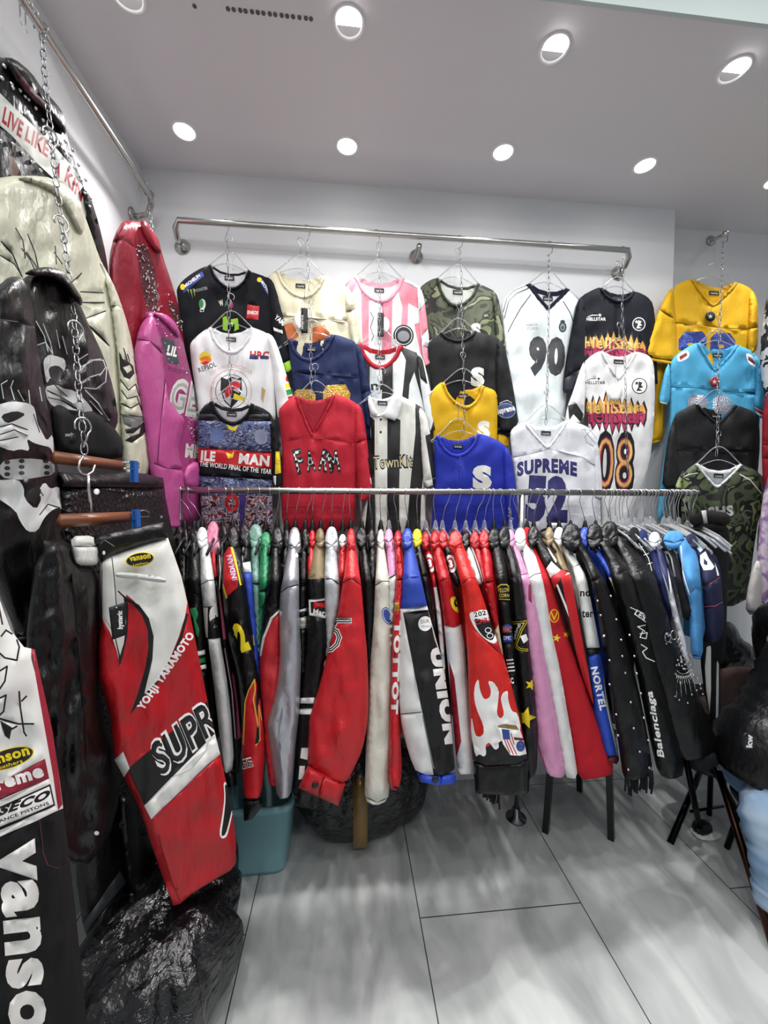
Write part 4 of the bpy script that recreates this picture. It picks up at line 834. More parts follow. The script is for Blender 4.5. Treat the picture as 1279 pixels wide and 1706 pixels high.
UN = [seam('668,970 682,961 699,960'), Q(P('660,890 700,880 720,1018 664,1022'), mat('2444a8', 'print')), Q(P('666,1014 713,1009 714,1016 667,1022'), PW), Q(P('655,1022 720,1014 770,1300 655,1300'), mat('e2e4e2', 'print')), Q(P('671,1021 713,1016 724,1066 740,1110 750,1180 760,1291 722,1291 712,1230 704,1190 688,1110'), PB),
      Q(ell(708, 1039, 11.5, 12.5, .2), PW), T('DUK', 701, 1039, 716, 1037, 6, PB), T('motor', 702, 1045, 716, 1045, 4, PB), T('UNION', 718, 1080, 744, 1240, 22, PW, .09, (1, -.12)), (ln(P('704,1192 722,1280'), 2.2), mat('777777', 'print')), seam('664,1190 704,1186', 1)]
J('blue, black and white leather jacket with big white block letters down the sleeve', 673, '669,888 678,880 686,884 688,898 676,902', BLUE, '672,896 686,894 692,925 701,962 712,1012 722,1050 738,1105 749,1180 754,1240 759,1291 695,1291 680,1255 665,1190 664,1100 664,1020 670,972 673,930', UN, z=9, cuff=('694,1288 760,1288 758,1306 728,1308 700,1303', mat('2b4bc0'), [(ln(P('736,1289 734,1306'), 1.1), SEAM)]), tor=mat('17181b'), btn=[(725, 1298, .011)])
J('black leather jacket with yellow collar', 693, '686,886 694,881 702,886 703,897 692,899', BLK, '688,897 700,894 706,925 714,962 722,1000 726,1040 724,1070 716,1040 706,1000 702,970 694,940', [seam('702,956 716,962')], z=6, cm=mat('e3d81f'))
N3 = lambda x, y, r=9: [Q(ell(x, y, r*.95, r*1.7, -.2), PW), Q(ell(x, y, r*.62, r*1.15, -.2), mat('a8182a', 'print')), T('3', x-3.5, y+6, x+3.5, y+5, 11, PW, .06)]
J('red leather jacket with white lower sleeve and roundel numbered 3', 707, '702,892 709,886 716,891 716,902 704,904', R1, '703,900 715,898 721,935 727,978 733,1010 738,1060 742,1120 744,1200 738,1240 740,1160 734,1090 728,1030 722,975 712,935', [*N3(716, 938, 9), Q(P('718,980 734,976 760,1260 730,1260'), mat('e2e4e2', 'print')), Pg('722,1035 727,1030 722,1060', PY), Q(star(741, 1119, 7), mat('cfa94e', 'glitter'))], z=6, clear=True)
J('crimson leather jacket with yellow horse shield on the sleeve', 720, '716,890 724,884 733,889 733,900 720,904', R1, '717,900 731,897 740,925 751,965 760,1000 768,1038 774,1080 780,1150 790,1230 797,1284 784,1290 762,1290 757,1230 750,1150 744,1090 739,1035 733,985 724,940', [seam('733,969 743,963 752,964'), Q(P('736,1041 756,1046 771,1038 800,1300 745,1300'), mat('dddfdd', 'print')), Pg('750,995 763,993 766,1022 757,1018 751,1008', PY, 1), Pg('757,999 761,998 759,1004 763,1010 759,1012 756,1006', PB), Pg('748,1100 757,1130 768,1235 760,1262 752,1200', mat('a8182a', 'print'))], z=7, clear=True)
J('red and black leather jacket with white roundel numbered 3', 746, '728,890 738,884 746,891 742,900 730,902', BLK, '730,900 742,896 752,920 764,950 771,968 764,980 754,972 744,930', [Pg('728,890 745,890 744,900 734,902', PR), *N3(751, 939, 9)], z=6, cm=R1, clear=True)
FLAME = [seam('770,972 782,962 794,964'),
 Pg('786,1046 800,1042 812,1042 824,1052 832,1075 846,1100', PR),
 Pg('781,1020 795,1019 798,1016 812,1016 813,1021 826,1024 830,1058 826,1073 812,1069 794,1052 784,1034', PW, 1), Pg('788,1029 808,1034 825,1032 825,1056 820,1068 806,1062 795,1048', PB, 1), T('CHRIS', 792, 1041, 822, 1034, 8, mat('c8202a', 'print'), .03), T('202', 790, 1028, 810, 1024, 7.5, PB, .03), (ln(ell(813, 1050, 5, 4), 1.2, True), PW), (ln(ell(816, 1059, 5, 4), 1.2, True), PW),
 Q(P('780,1262 786,1235 800,1250 820,1240 835,1235 890,1255 890,1340 780,1340'), mat('0f1012', 'print')),
 Pg('792,1262 784,1220 785,1190 791,1225 799,1228 806,1222 805,1208 793,1180 789,1160 791,1140 797,1130 799,1150 806,1166 816,1162 818,1150 812,1134 822,1136 831,1150 830,1165 827,1190 834,1198 840,1190 835,1170 834,1162 838,1154 846,1150 846,1166 852,1185 862,1188 868,1215 858,1225 842,1232 830,1236 831,1246 824,1250 815,1236 808,1242 810,1256 806,1261 798,1256', PW, 1),
 Pg('823,1204 835,1207 850,1204 863,1208 868,1222 874,1240 877,1256 866,1259 850,1258 838,1240 832,1220', PW), Pg('827,1210 840,1206 860,1208 864,1216 846,1214', mat('8d7446', 'print')), Pg('835,1214 848,1216 850,1232 838,1232', mat('2b4d96', 'print')), *[(ln(P(s), 1.7), PR) for s in ('840,1232 849,1254', '844,1232 855,1257', '848,1230 860,1257', '851,1222 856,1240')], Q(ell(867, 1243, 7.5, 9.5), mat('4560a0', 'print')), (ln(ell(867, 1243, 5, 6.5), .9, True), PB), (ln(P('860,1243 874,1243'), .9), PB), Pg('855,1228 874,1230 872,1234 857,1233', mat('6d1f24', 'print'))]
def fringe(x0, y0, x1, y1, l, Yv, n=14, m=None):
    def f_(t, M):
        mb = MB()
        for i in range(n):
            x = x0+(x1-x0)*i/(n-1); y = y0+(y1-y0)*i/(n-1); a = M(x, y, .01); b = M(x+random.uniform(-2, 3), y+l*random.uniform(.8, 1.15), .012)
            mb.tube([a, a.lerp(b, .5)+Vector((random.uniform(-.003, .003), -.004, 0)), b], .0035, 5)
        mb.build('fringe', mat('15151b', 'fabric'), t)
    return f_
J('orange red leather jacket with shield patch and white flames', 764, '746,892 756,884 768,890 770,902 758,912 747,902', R4, '750,903 768,898 778,925 793,964 806,1000 820,1045 838,1092 852,1140 864,1190 876,1250 880,1272 788,1276 784,1230 781,1180 779,1100 775,1040 770,985 760,940', FLAME, z=10, B=.05, cuff=('788,1268 880,1266 878,1322 850,1326 792,1322', BLK), extra=fringe(790, 1290, 830, 1318, 26, 0, 16), clear=True)
J('black and white leather jacket behind the orange red one', 783, '768,890 777,884 784,892 778,904 770,903', WL_, '770,902 780,898 790,925 800,960 804,972 796,975 784,945', z=7, clear=True, cm=BLK)
J('dark red leather jacket with thin white edge behind the flame jacket', 803, '782,892 791,885 799,891 798,904 786,905', R3_, '784,903 797,900 806,935 812,970 822,1010 830,1060 824,1050 812,1000 803,965 792,930', [(ln(P('784,906 796,940 804,968'), 2), PW)], z=8, clear=True)
J('crimson leather jacket with crumpled collar left of the black pair', 813, '797,890 805,883 814,889 815,902 802,906', R1, '799,903 813,898 820,930 822,970 828,1010 836,1080 846,1130 838,1120 826,1060 812,1000 806,970 802,940', [seam('804,972 822,968'), Pg('818,1060 830,1040 838,1090 834,1100', mat('d6c9a0', 'print'))], z=8, clear=True)
J('black leather jacket with yellow lettered emblem and blue sleeve patch', 820, '812,888 822,880 832,886 830,898 816,903', BLK, '813,900 829,896 838,915 846,955 850,1000 854,1050 860,1110 868,1180 872,1240 862,1290 858,1260 850,1190 842,1120 838,1070 834,1020 826,975 820,935', [seam('824,958 836,954 848,957'), (ln(P('829,978 834,974 844,974 849,979'), 2), mat('d6c65a', 'print')), (ln(P('831,998 849,999'), 1.6), mat('d6c65a', 'print')), T('YELLOW', 829, 987, 849, 986, 7, mat('d6c65a', 'print'), .02), T('CORN', 831, 995, 848, 995, 6, mat('d6c65a', 'print'), .02), Q(ell(845, 1046, 8, 6), PBL), T('HHC', 837, 1053, 852, 1053, 9, mat('c46a2a', 'print'), .05), Q(P('836,1058 853,1058 853,1069 838,1071'), PBL), T('DMC', 839, 1066, 851, 1066, 6, PW), *[(ln(P(s), 2.4), PW) for s in ('844,1100 854,1099', '845,1106 855,1105', '846,1112 856,1111', '847,1118 857,1117')], T('IIIC', 845, 1140, 856, 1138, 9, PW, .05)], z=8)
SEV = [seam('850,964 861,960 871,962'), *[(ln(P(s), w), c) for w, c in ((4.5, PY), (2, PB)) for s in ('853,1038 876,1036 868,1050 858,1076', '858,1076 866,1082 878,1083')], Pg('866,1060 876,1056 880,1066 872,1072', PW), T('racing', 856, 1070, 866, 1040, 5, PW), Q(star(884, 1141, 10, .3), PY), Q(star(875, 1196, 19, .25, .45), PY)]
J('black leather jacket with yellow number 7 and yellow stars', 832, '829,884 840,876 850,884 848,896 834,901', BLK, '831,897 847,893 856,915 866,945 872,985 877,1030 884,1100 890,1160 896,1230 894,1290 880,1300 872,1290 866,1200 862,1130 856,1070 851,1010 849,965 842,930', SEV, z=7)
J('pale pink leather jacket with wrinkled sleeve', 848, '841,888 850,882 858,888 857,898 844,900', PKL, '843,896 856,893 868,925 880,960 890,1000 900,1045 906,1090 918,1150 930,1220 942,1290 934,1297 912,1292 898,1260 890,1190 884,1120 876,1070 872,1010 866,965 854,925', [seam('867,958 880,955'), Pg('880,975 884,972 886,1005 880,1000', mat('8c2742', 'print')), (ln(P('888,1200 896,1240 912,1290'), 1.5), mat('9c4a70', 'print'))], z=6, clear=True)
J('white leather coat with long plain sleeve', 853, '856,886 866,879 876,884 874,898 862,904', WL_, '858,900 874,892 890,918 902,958 912,1000 918,1050 932,1110 944,1180 956,1250 963,1298 940,1295 930,1240 918,1170 904,1100 892,1040 884,990 878,955 868,920', [seam('881,963 890,957 903,954')], z=5, name='leather_coat', cat='coat', clear=True)
CN = [Pg('886,905 900,925 912,960 905,950', PR), Q(ell(923, 1026, 8.5, 12), mat('c9281f', 'print')), (ln(ell(923, 1026, 7.5, 10.5), 1.3, True), PY), (ln(P('918,1020 923,1032 928,1020'), 2), PY), T('2003', 922, 1049, 938, 1043, 7, mat('5a1016', 'print')), Q(star(927, 1063, 7, .2), PY), Q(star(943, 1057, 5.5, .2), PY)]
J('bright red wool coat with yellow badge and gold stars', 881, '868,884 876,878 884,884 886,897 874,901', mat('b51e2a', 'fabric'), '872,898 886,894 898,920 914,960 926,990 940,1040 956,1085 972,1130 990,1190 1008,1240 1025,1288 1000,1296 962,1300 950,1230 936,1150 920,1090 908,1030 896,970 884,930', CN, z=4, name='wool_coat', cat='coat')
J('black leather jacket with red and white shoulder chevrons', 894, '878,882 888,876 898,882 896,894 884,898', BLK, '882,894 897,890 915,915 935,945 950,953 956,985 968,1030 978,1080 986,1130 990,1180 978,1150 960,1100 944,1050 930,1000 916,960 898,925', [Pg('907,951 918,935 934,950 921,960 913,966', PW), Pg('913,966 936,948 951,956 934,962 927,975 920,990', PR), Pg('945,954 951,954 951,966 940,960', PW), Pg('911,910 914,906 928,930 926,938 916,922', PW), (ln(P('928,975 950,1030 968,1090 980,1150'), 3.4), PW), Q(P('934,962 950,955 980,1120 990,1180 985,1180 960,1090'), PR)], z=5)
J('tan suede jacket with rounded shoulder', 905, '907,884 914,878 922,882 922,894 910,897', TAN, '908,893 920,890 932,915 945,945 954,975 962,1020 966,1060 958,1030 946,985 936,960 922,925', [seam('945,974 953,972')], z=4)
NT = [Q(P('955,900 990,960 1000,1082 975,1082 962,1000'), mat('e2e4e2', 'print')), seam('957,944 968,938 974,944'), T('nd', 966, 993, 983, 993, 12, PB, .03), T('ter', 969, 1028, 988, 1028, 13, PB, .03), Q(P('972,1080 1000,1079 1001,1090 974,1091'), PB), Q(P('974,1091 1001,1090 1010,1180 1030,1268 1000,1268'), mat('2348b4', 'print')), T('NORTEL', 984, 1112, 1000, 1184, 11, PW, .04, (1, -.18)), Q(P('1000,1262 1032,1258 1034,1275 1004,1278'), mat('5a1620', 'print'))]
J('white racing jacket with black lettering and lettered blue sleeve end', 919, '922,884 930,878 938,882 940,894 926,897', WL_, '924,894 937,890 950,915 965,940 976,960 984,1000 992,1040 1001,1090 1007,1140 1016,1190 1028,1240 1032,1274 1010,1270 1000,1230 988,1180 978,1120 972,1060 964,1000 956,950 938,920', NT, z=4)
def studs(pts, r=.0042):
    def f_(t, M):
        for x, y in P(pts):
            MB().lathe(M(x, y, .050), [(r, 0), (r*.95, -.0015), (r*.7, -.0035), (r*.2, -.0045)], 10, axis=(0, 1, 0)).build('stud', CHROME, t)
    return f_
st = '995,1001 1017,993 1000,1025 1026,1032 1005,1060 1034,1066 1048,1058 1006,1059 1036,1093 1015,1100 1056,1093 1041,1121 1060,1122 1015,1140 1067,1155 1050,1170 1026,1190 1072,1196 1055,1213 1029,1225 1079,1233 1065,1252 1046,1282 1081,1279'
def stud_fringe(t, M):
    studs(st)(t, M); fringe(1042, 1288, 1086, 1284, 34, 0, 16)(t, M)
J('black leather jacket with steel studs and fringed hem', 944, '934,878 946,872 964,882 968,896 952,904 938,896', BLK, '948,900 966,894 982,925 1006,965 1022,1000 1038,1050 1052,1100 1066,1160 1078,1220 1088,1290 1060,1300 1038,1300 1030,1240 1018,1170 1006,1090 996,1030 986,970 970,930', [seam('985,968 1003,962 1022,974')], z=6, B=.05, extra=stud_fringe)
J('blue and white leather jacket between the studded one and black ones', 963, '964,884 972,878 980,884 984,894 972,898', BLUE, '974,896 984,892 1002,920 1020,945 1030,965 1040,1000 1050,1030 1062,1070 1076,1110 1070,1110 1054,1070 1040,1030 1024,985 1008,950 990,925', [Q(P('1010,962 1032,960 1090,1130 1060,1110'), mat('d9dbd2', 'print')), Q(ell(1045, 1018, 6, 9), mat('3a3a9c', 'print'))], z=4)
SIG = [T('LES', 1056, 1023, 1072, 1034, 9, PW, .03), (ln(P('1050,1012 1076,1024 1072,1034 1082,1040 1062,1044 1074,1052'), 1.5), PW), (ln(P('1066,1056 1078,1054 1076,1064 1066,1062 1070,1052'), 1.5), PW), (ln(P('1068,1074 1078,1080 1070,1086 1076,1096 1090,1102'), 1.6), PW), T('Balenciaga', 1106, 1262, 1086, 1152, 11, PW, .03, (-1, -.2))]
J('black leather jacket with white graffiti and script lettering down the sleeve', 984, '976,880 990,872 1004,880 1002,894 988,900', BLK, '990,896 1004,892 1024,915 1044,940 1058,965 1072,1010 1084,1060 1098,1110 1114,1170 1130,1230 1142,1290 1118,1300 1096,1290 1084,1240 1070,1170 1056,1100 1040,1040 1024,985 1010,935', [seam('1027,958 1042,952 1056,965'), *SIG], z=5, B=.05)
def sparkle(t, M):
    mb = MB(); rs = random.Random(4)
    def ball(x, y, r): mb.lathe(M(x, y, .047), [(r, 0), (r*.8, -.002), (r*.2, -.0035)], 8, axis=(0, 1, 0))
    for i in range(10): ball(1112+rs.uniform(-5, 6), 1062+rs.uniform(-8, 12), .003)
    for i in range(16): ball(1134+rs.uniform(-8, 8), 1104+rs.uniform(-12, 14), .004)
    for x, y in P('1124,1160 1131,1166 1145,1171 1152,1157 1160,1150 1167,1147 1170,1156 1166,1140'): ball(x, y, .004)
    def q(a, b, r=.0011): mb.tube([M(a[0], a[1], .047), M(b[0], b[1], .047)], r, 5)
    for i in range(12):
        a = .35+i*.16; q((1138+16*math.cos(a+.4), 1112+14*math.sin(a+.4)), (1140+28*math.cos(a+.4), 1116+24*math.sin(a+.4)))
    for i in range(6): q((1126+i*7, 1138-i*2), (1127+i*8, 1164-i*3.5))
    for i in range(9): q((1126+i*3, 1070+i*7.5), (1134+i*3, 1060+i*7.5))
    for rr in (13, 19):
        mb.tube([M(1138+rr*math.cos(a)*1.0, 1108+rr*math.sin(a)*1.15, .047) for a in [k*.35 for k in range(-3, 8)]], .0013, 5)
    for k in range(2): mb.tube([M(x, y, .047) for x, y in ell(1112+k*10, 1062-4*k, 5, 8, n=10)], .001, 5, closed=True)
    mb.build('crystal_embroidery', CHROME, t)['label'] = 'sparkling silver crystal eye embroidery'
J('black leather jacket with silver crystal eyes embroidered on the sleeve', 1004, '1000,876 1014,868 1030,878 1028,892 1012,898', BLK, '1014,894 1030,890 1056,912 1080,935 1094,960 1108,1010 1124,1060 1144,1110 1164,1160 1180,1200 1200,1245 1190,1262 1150,1268 1128,1262 1112,1210 1094,1150 1076,1080 1060,1010 1044,960 1030,920', [seam('1060,951 1078,944 1092,955')], z=4, B=.05, extra=sparkle, cuff=('1146,1256 1192,1252 1200,1272 1180,1284 1156,1284', BLKF))
# light garments at the right end
def G(short, hx, col, m, sl, layers=(), z=0, name='shirt', cat='shirt', **k): return J(short, hx, col, m, sl, layers, z=z, name=name, cat=cat, clear=True, hy=876, **k)
NET = mat('202a58', 'fabric')
G('black satin shirt with white laced net shoulder', 1064, '1046,884 1056,878 1066,884 1064,894 1050,896', BLKF, '1050,893 1066,890 1082,915 1090,945 1096,975 1100,1010 1092,1000 1080,960 1066,920', [(ln(P(s), .9), PW) for s in ('1070,900 1084,925 1092,955', '1064,905 1080,930 1088,960', '1066,912 1084,905', '1072,925 1090,918', '1078,940 1094,935')], z=3, tz=(.9, 0))
G('navy shirt with speckled white floral print', 1076, '1062,888 1070,882 1080,888 1078,896 1066,898', NET, '1064,896 1080,892 1096,915 1106,945 1112,980 1120,1015 1114,1022 1104,1000 1094,965 1080,925', [], z=3, tz=(.9, 0))
G('white shirt with long light sleeve and dark floral shoulder', 1087, '1080,892 1090,886 1100,892 1096,900 1084,902', mat('d8dae0', 'fabric'), '1082,900 1100,896 1108,930 1116,965 1124,1000 1134,1040 1146,1080 1148,1104 1138,1100 1126,1050 1114,1000 1104,960 1092,925', [Pg('1082,900 1100,894 1110,930 1116,990 1106,960', mat('2a2e5c', 'print')), Q(ell(1092, 906, 5, 5), PW)], z=4, tz=(.85, 0))
G('black tee with grey ribbed sleeve edge', 1102, '1100,898 1108,892 1118,898 1114,906 1104,908', BLKF, '1102,906 1116,902 1130,935 1138,970 1152,1000 1166,1026 1138,1036 1132,1000 1122,960 1112,930', [(ln(P('1106,908 1118,930 1124,960'), 2.5), mat('777b7d', 'print'))], z=4, tz=(.95, 0))
LB = mat('4a8bc4', 'mesh')
G('light blue mesh jersey with long wide sleeve', 1120, '1104,890 1118,884 1134,890 1140,900 1122,902', LB, '1116,898 1140,892 1156,910 1164,935 1168,980 1170,1030 1171,1100 1150,1096 1149,1040 1146,1000 1138,970 1134,930', [(ln(P('1134,910 1136,950 1148,990'), 2), PW), (ln(P('1146,990 1158,978 1169,985'), .9), mat('2d608f', 'print')), (ln(P('1150,1092 1170,1095'), .9), mat('2d608f', 'print'))], z=5, tz=(.85, 0), name='mesh_jersey', cat='jersey')
NVY = mat('1a1f3c', 'mesh')
G('navy satin jersey with white numeral and red piping', 1136, '1140,896 1150,889 1162,895 1164,905 1148,907', NVY, '1146,903 1162,898 1182,920 1194,945 1199,962 1203,990 1207,1030 1204,1060 1190,1072 1176,1064 1172,1020 1170,975 1164,935', [Pg('1166,925 1175,918 1180,930 1190,944 1186,949 1172,950 1166,938', PW), Pg('1172,930 1178,936 1178,942 1172,940', NVY), (ln(P('1176,908 1190,928 1196,958'), 3), PW), (ln(P('1171,978 1184,972 1198,962'), 1.3), mat('b5566a', 'print')), (ln(P('1172,1011 1190,1010 1203,1003'), 1.3), mat('b5566a', 'print')), Pg('1152,902 1160,900 1172,915 1166,920', mat('b8d0d6', 'print'))], z=4, tz=(.9, 0), name='mesh_jersey', cat='jersey')
# bare clear hangers bunched at the right end
for i in range(24):
    hx = 1012 + i*6.2 + random.uniform(-2, 2); nx = hx + random.uniform(-4, 10) - 2
    rack_hanger(min(hx, 1156), nx, 868+random.uniform(-3, 6), 'clear plastic hanger bunched at the right end of the rack bar', clear=True, group='clear hangers crowded at the rack end')
# ---------------------------------------------------------------- left wall garments
def garment(name, label, cat, loc, group='garments along the left wall'): return thing(name, label, cat, loc, group)
def hook_at(M, x, y, label, m=CHROME, r=.018, R=.0022):
    c = M(x, y, .03); t = thing('hanger_hook', label, 'hook', c, 'hanger hooks in the left chain')
    MB().tube([*hookloop(c, r, 1.2, 210, -50, 10), c+Vector((0, 0, -.045))], R, 6).build('wire', m, t)
# studded jacket
M1 = planeX(-.83)
t = garment('leather_jacket', 'black studded leather jacket with red lettered white banner, highest on the left wall', 'jacket', M1(60, 300, 0))
relief('body', '-20,90 0,96 20,97 60,128 78,172 104,200 114,235 130,288 150,330 162,380 168,470 150,500 0,420 -20,400', BLK, M1,
       [Pg('-20,140 0,155 30,185 62,215 92,245 118,275 136,308 147,345 143,362 120,332 92,300 60,270 20,226 -20,195', mat('cfd2cc', 'print')), T('LIVE', 3, 202, 35, 230, 25, mat('a3182a', 'print'), .04, (.2, -1)), T('LIKE', 41, 232, 79, 262, 23, mat('a3182a', 'print'), .04, (.2, -1)), T('A', 90, 289, 99, 299, 22, mat('a3182a', 'print'), .04, (.2, -1)), T('KING', 107, 300, 149, 352, 20, mat('a3182a', 'print'), .04, (.25, -1)), Pg('18,250 22,262 32,285 28,298 14,290', mat('5a3a2c', 'print'))], B=.032, R=24, step=9, parent=t)
relief('collar', '4,95 24,97 52,120 72,150 92,170 108,192 111,228 96,212 70,182 44,160 20,128', BLK, planeX(-.80), [Pg('22,108 40,130 58,152 78,172 76,182 60,170 40,150', mat('4a1020', 'print'))], B=.02, R=10, step=6, parent=t, wr=(.003, 9, 9))
relief('sleeve', '128,284 150,325 164,370 178,430 186,500 170,520 160,460 150,400 138,350', BLK, planeX(-.82), [], B=.03, R=12, step=7, parent=t)
for ln_ in ('2,130 20,146 40,160 58,180 70,200 84,222 100,238 112,262 124,280', '0,235 20,240 36,256 52,270 66,284 82,300 96,316 110,336 130,360', '108,236 116,258 124,278 134,300 140,322 148,344', '120,250 130,275 142,300 150,330', '6,110 18,140 32,150 46,165'):
    for x, y in P(ln_): MB().lathe(M1(x, y, .036), [(.005, 0), (.0045, .003), (.001, .006)], 8, axis=(1, 0, 0)).build('stud', CHROME, t)
# cream dragon jacket
CRM2 = mat('cfcfba')
M2 = planeX(-.775)
t = garment('leather_jacket', 'cream leather jacket with black dragon line print, behind the black dragon jacket', 'jacket', M2(110, 500, 0))
tuft = lambda pts, m, w=2: [(ln(P(s), w), m) for s in pts]
relief('body', '-20,300 0,296 28,292 62,296 100,300 130,330 146,372 166,430 184,470 200,540 205,640 210,745 150,760 20,700 -20,600', CRM2, M2,
       tuft(['26,380 38,400 42,430', '46,390 58,420 66,455', '2,402 22,425 36,460', '44,420 58,440 70,458', '36,414 50,432 60,455', '0,425 24,440 38,462', '92,410 94,440', '120,470 136,455', '134,486 172,488', '136,504 174,504', '144,530 176,518', '146,540 182,576', '128,465 136,455', '90,420 104,440'], PB, 2), B=.032, R=24, step=9, parent=t, wr=(.014, 25, 130))
relief('collar', '26,296 50,292 88,296 120,322 136,345 142,374 136,398 124,380 110,352 84,318 50,304', CRM2, planeX(-.75), [], B=.022, R=9, step=6, parent=t, wr=(.003, 9, 9))
lion = [Pg('198,585 204,598 214,602 222,610 224,622 216,632 206,628 200,615', PB), Pg('205,612 216,608 220,616 212,622', CRM2), *tuft(['200,590 206,604', '206,580 212,600', '212,590 216,602', '200,632 214,650 226,640 232,660', '202,650 212,664 228,660 236,684', '202,672 218,680 232,672 240,690', '200,690 214,694 232,700 240,700'], PB, 2), Pg('202,690 240,694 238,702 226,716 206,706', mat('6b6e6c', 'print')), Pg('208,715 228,712 242,700 246,712 238,725 220,738 208,734 216,728 232,722 234,712 222,722 210,722', PB)]
relief('sleeve', '164,428 186,466 200,500 214,545 226,600 238,660 248,718 262,790 205,792 202,740 198,660 194,600 184,520 176,470', CRM2, planeX(-.76), [*lion, L_('184,512 196,508 206,515', mat('8d8d7a', 'print'), 1.2)], B=.04, R=26, step=6, parent=t, hem=780)
# black dragon jacket
M3 = planeX(-.71)
skull = [Pg('72,600 82,590 96,594 108,598 110,612 100,630 84,628 78,640 74,620', mat('c9cbc9', 'print'), 1), Pg('80,612 96,608 108,618 100,634 84,632', PB, 1), Pg('74,645 92,640 108,648 122,650 140,664 156,684 148,690 120,682 100,684 80,670', mat('aeb1b0', 'print'), 1), *tuft(['78,650 100,660 120,672', '80,662 104,668 130,682', '90,640 112,660'], PB, 1.5),
         *tuft(['60,535 74,560 80,585', '72,540 84,570 88,590', '94,550 100,580', '104,560 112,590', '62,575 76,570 88,590', '132,620 150,600 168,598', '134,612 156,600 172,600 176,612 166,626', '130,640 150,628 170,622', '140,646 160,648 176,636 178,612', '150,668 170,690', '142,650 164,672 182,700', '130,600 146,590'], mat('b9bcbc', 'print'), 1.6)]
t = garment('leather_jacket', 'black leather jacket with white fanged dragon print, nearest on the left wall', 'jacket', M3(80, 760, 0))
relief('body', '30,470 60,450 102,452 126,490 150,545 174,596 190,650 198,700 190,720 160,760 60,760 40,600', BLK, M3, skull, B=.032, R=22, step=8, parent=t, wr=(.014, 22, 120))
relief('collar', '38,456 56,447 80,444 104,450 118,468 138,498 136,512 120,496 104,474 80,460 56,460', BLK, planeX(-.67), [], B=.025, R=8, step=5, parent=t, wr=(.003, 9, 9))
drag = [Pg('-10,676 20,668 50,672 58,680 62,705 70,720 78,735 88,722 90,760 84,745 70,742 56,738 44,730 50,752 34,748 20,752 -10,740', mat('cfd1cf', 'print'), 1), Pg('0,692 26,684 44,690 28,700 10,706', PB, 1), *tuft(['-5,712 20,706 46,716', '0,724 24,716 46,726', '0,734 30,728', '56,690 66,720', '62,690 78,722', '70,690 82,715'], PB, 1.8), *tuft(['6,664 2,640 12,634', '24,666 18,645 22,634', '40,668 30,650', '70,668 66,645', '50,672 48,650'], mat('c2c5c3', 'print'), 1.6),
        Pg('0,770 26,764 60,764 90,770 92,790 60,796 30,800 0,795', mat('8f9291', 'print'), 1), *[Q(ell(x, y, 5, 3.5), PB) for x, y in P('12,770 12,780 12,790 36,768 36,778 36,788 76,768 78,778 78,788')], Pg('-10,800 30,798 40,812 40,830 60,850 70,830 62,820 74,802 84,815 96,810 104,820 106,850 96,845 84,852 74,862 62,886 46,886 34,870 26,850 -10,826', mat('d2d4d2', 'print'), 1), Pg('40,822 62,808 70,818 58,838 46,836', PB, 1), *tuft(['66,858 80,840 100,846', '60,806 72,826'], PB, 1.8)]
relief('sleeve', '-20,480 0,474 14,461 36,461 52,484 58,545 72,640 88,720 98,790 106,850 118,930 132,1000 140,1042 125,1048 96,1062 60,1076 32,1080 20,1040 0,990 -20,950', BLK, planeX(-.64), [*drag, L_('0,532 30,536 57,545', mat('45484a', 'print'), 2), L_('26,1066 60,1062 124,1034', SEAM, 1.2), L_('100,850 126,1000 130,1040', SEAM, 1.2)], B=.042, R=26, step=9, parent=t, hem=1030, wr=(.012, 24, 150))
# black shorts under it
M5 = planeX(-.69)
t = garment('black_shorts', 'small black garment with tiny white logo, clipped under the black dragon jacket', 'shorts', M5(140, 760, 0))
relief('cloth', '78,668 112,676 165,685 190,712 207,738 203,768 97,760 84,720', BLKF, M5, [T('marks', 109, 727, 124, 726, 6, mat('a9acac', 'print'), .03)], B=.02, R=14, parent=t)
# crimson and pink jackets in the corner
def corner(A, B, o):
    a = atY(A[0], 600, A[1]); b = atY(B[0], 600, B[1]); n = Vector((b.y-a.y, a.x-b.x, 0)).normalized()
    return plane(a+n*o, n)
M6 = corner((182, 1.54), (328, 1.935), 0)
CRI = mat('8c1c2e')
t = garment('leather_jacket', 'crimson leather jacket with silver studs, hanging in the left corner', 'jacket', M6(240, 500, 0))
relief('body', '200,372 214,366 240,372 262,392 272,430 286,470 300,520 308,580 318,640 322,720 325,790 230,760 215,600 196,540 190,470', CRI, M6, [Pg('228,412 240,405 252,430 262,470 262,520 246,524 236,480', mat('6b3b40', 'glitter'), 1), Pg('276,500 296,510 306,545 296,550', mat('6b3b40', 'glitter'), 1)], B=.03, R=20, step=8, parent=t)
relief('sleeve', '205,366 190,392 181,430 182,480 195,520 214,585 222,640 236,600 240,520 236,450 228,400 216,376', CRI, corner((182, 1.54), (328, 1.935), .015), [L_('186,402 206,398 226,412', mat('5a0f1c', 'print'), 1.5)], B=.03, R=16, step=6, parent=t)
relief('collar', '232,366 246,370 256,392 270,420 266,424 250,410 238,390', CRI, corner((182, 1.54), (328, 1.935), .03), [], B=.015, R=6, step=5, parent=t, wr=(0, 9, 9))
rs = random.Random(2)
for i in range(95):
    k = rs.random(); x = 234+28*k+rs.uniform(-9, 9); y = 412+110*k+rs.uniform(-8, 8)
    if i > 72: x = 280+rs.uniform(0, 24); y = 500+(x-280)*2+rs.uniform(-12, 12)
    MB().lathe(M6(x, y, .034), [(rs.uniform(.003, .006), 0), (.001, .004)], 6, axis=(1, 0, 0)).build('stud', CHROME, t)
M7 = corner((222, 1.55), (336, 1.90), 0)
PNK = mat('b5508c')
t = garment('leather_jacket', 'hot pink leather jacket with studded back lettering, left of the racing shirts', 'jacket', M7(280, 700, 0))
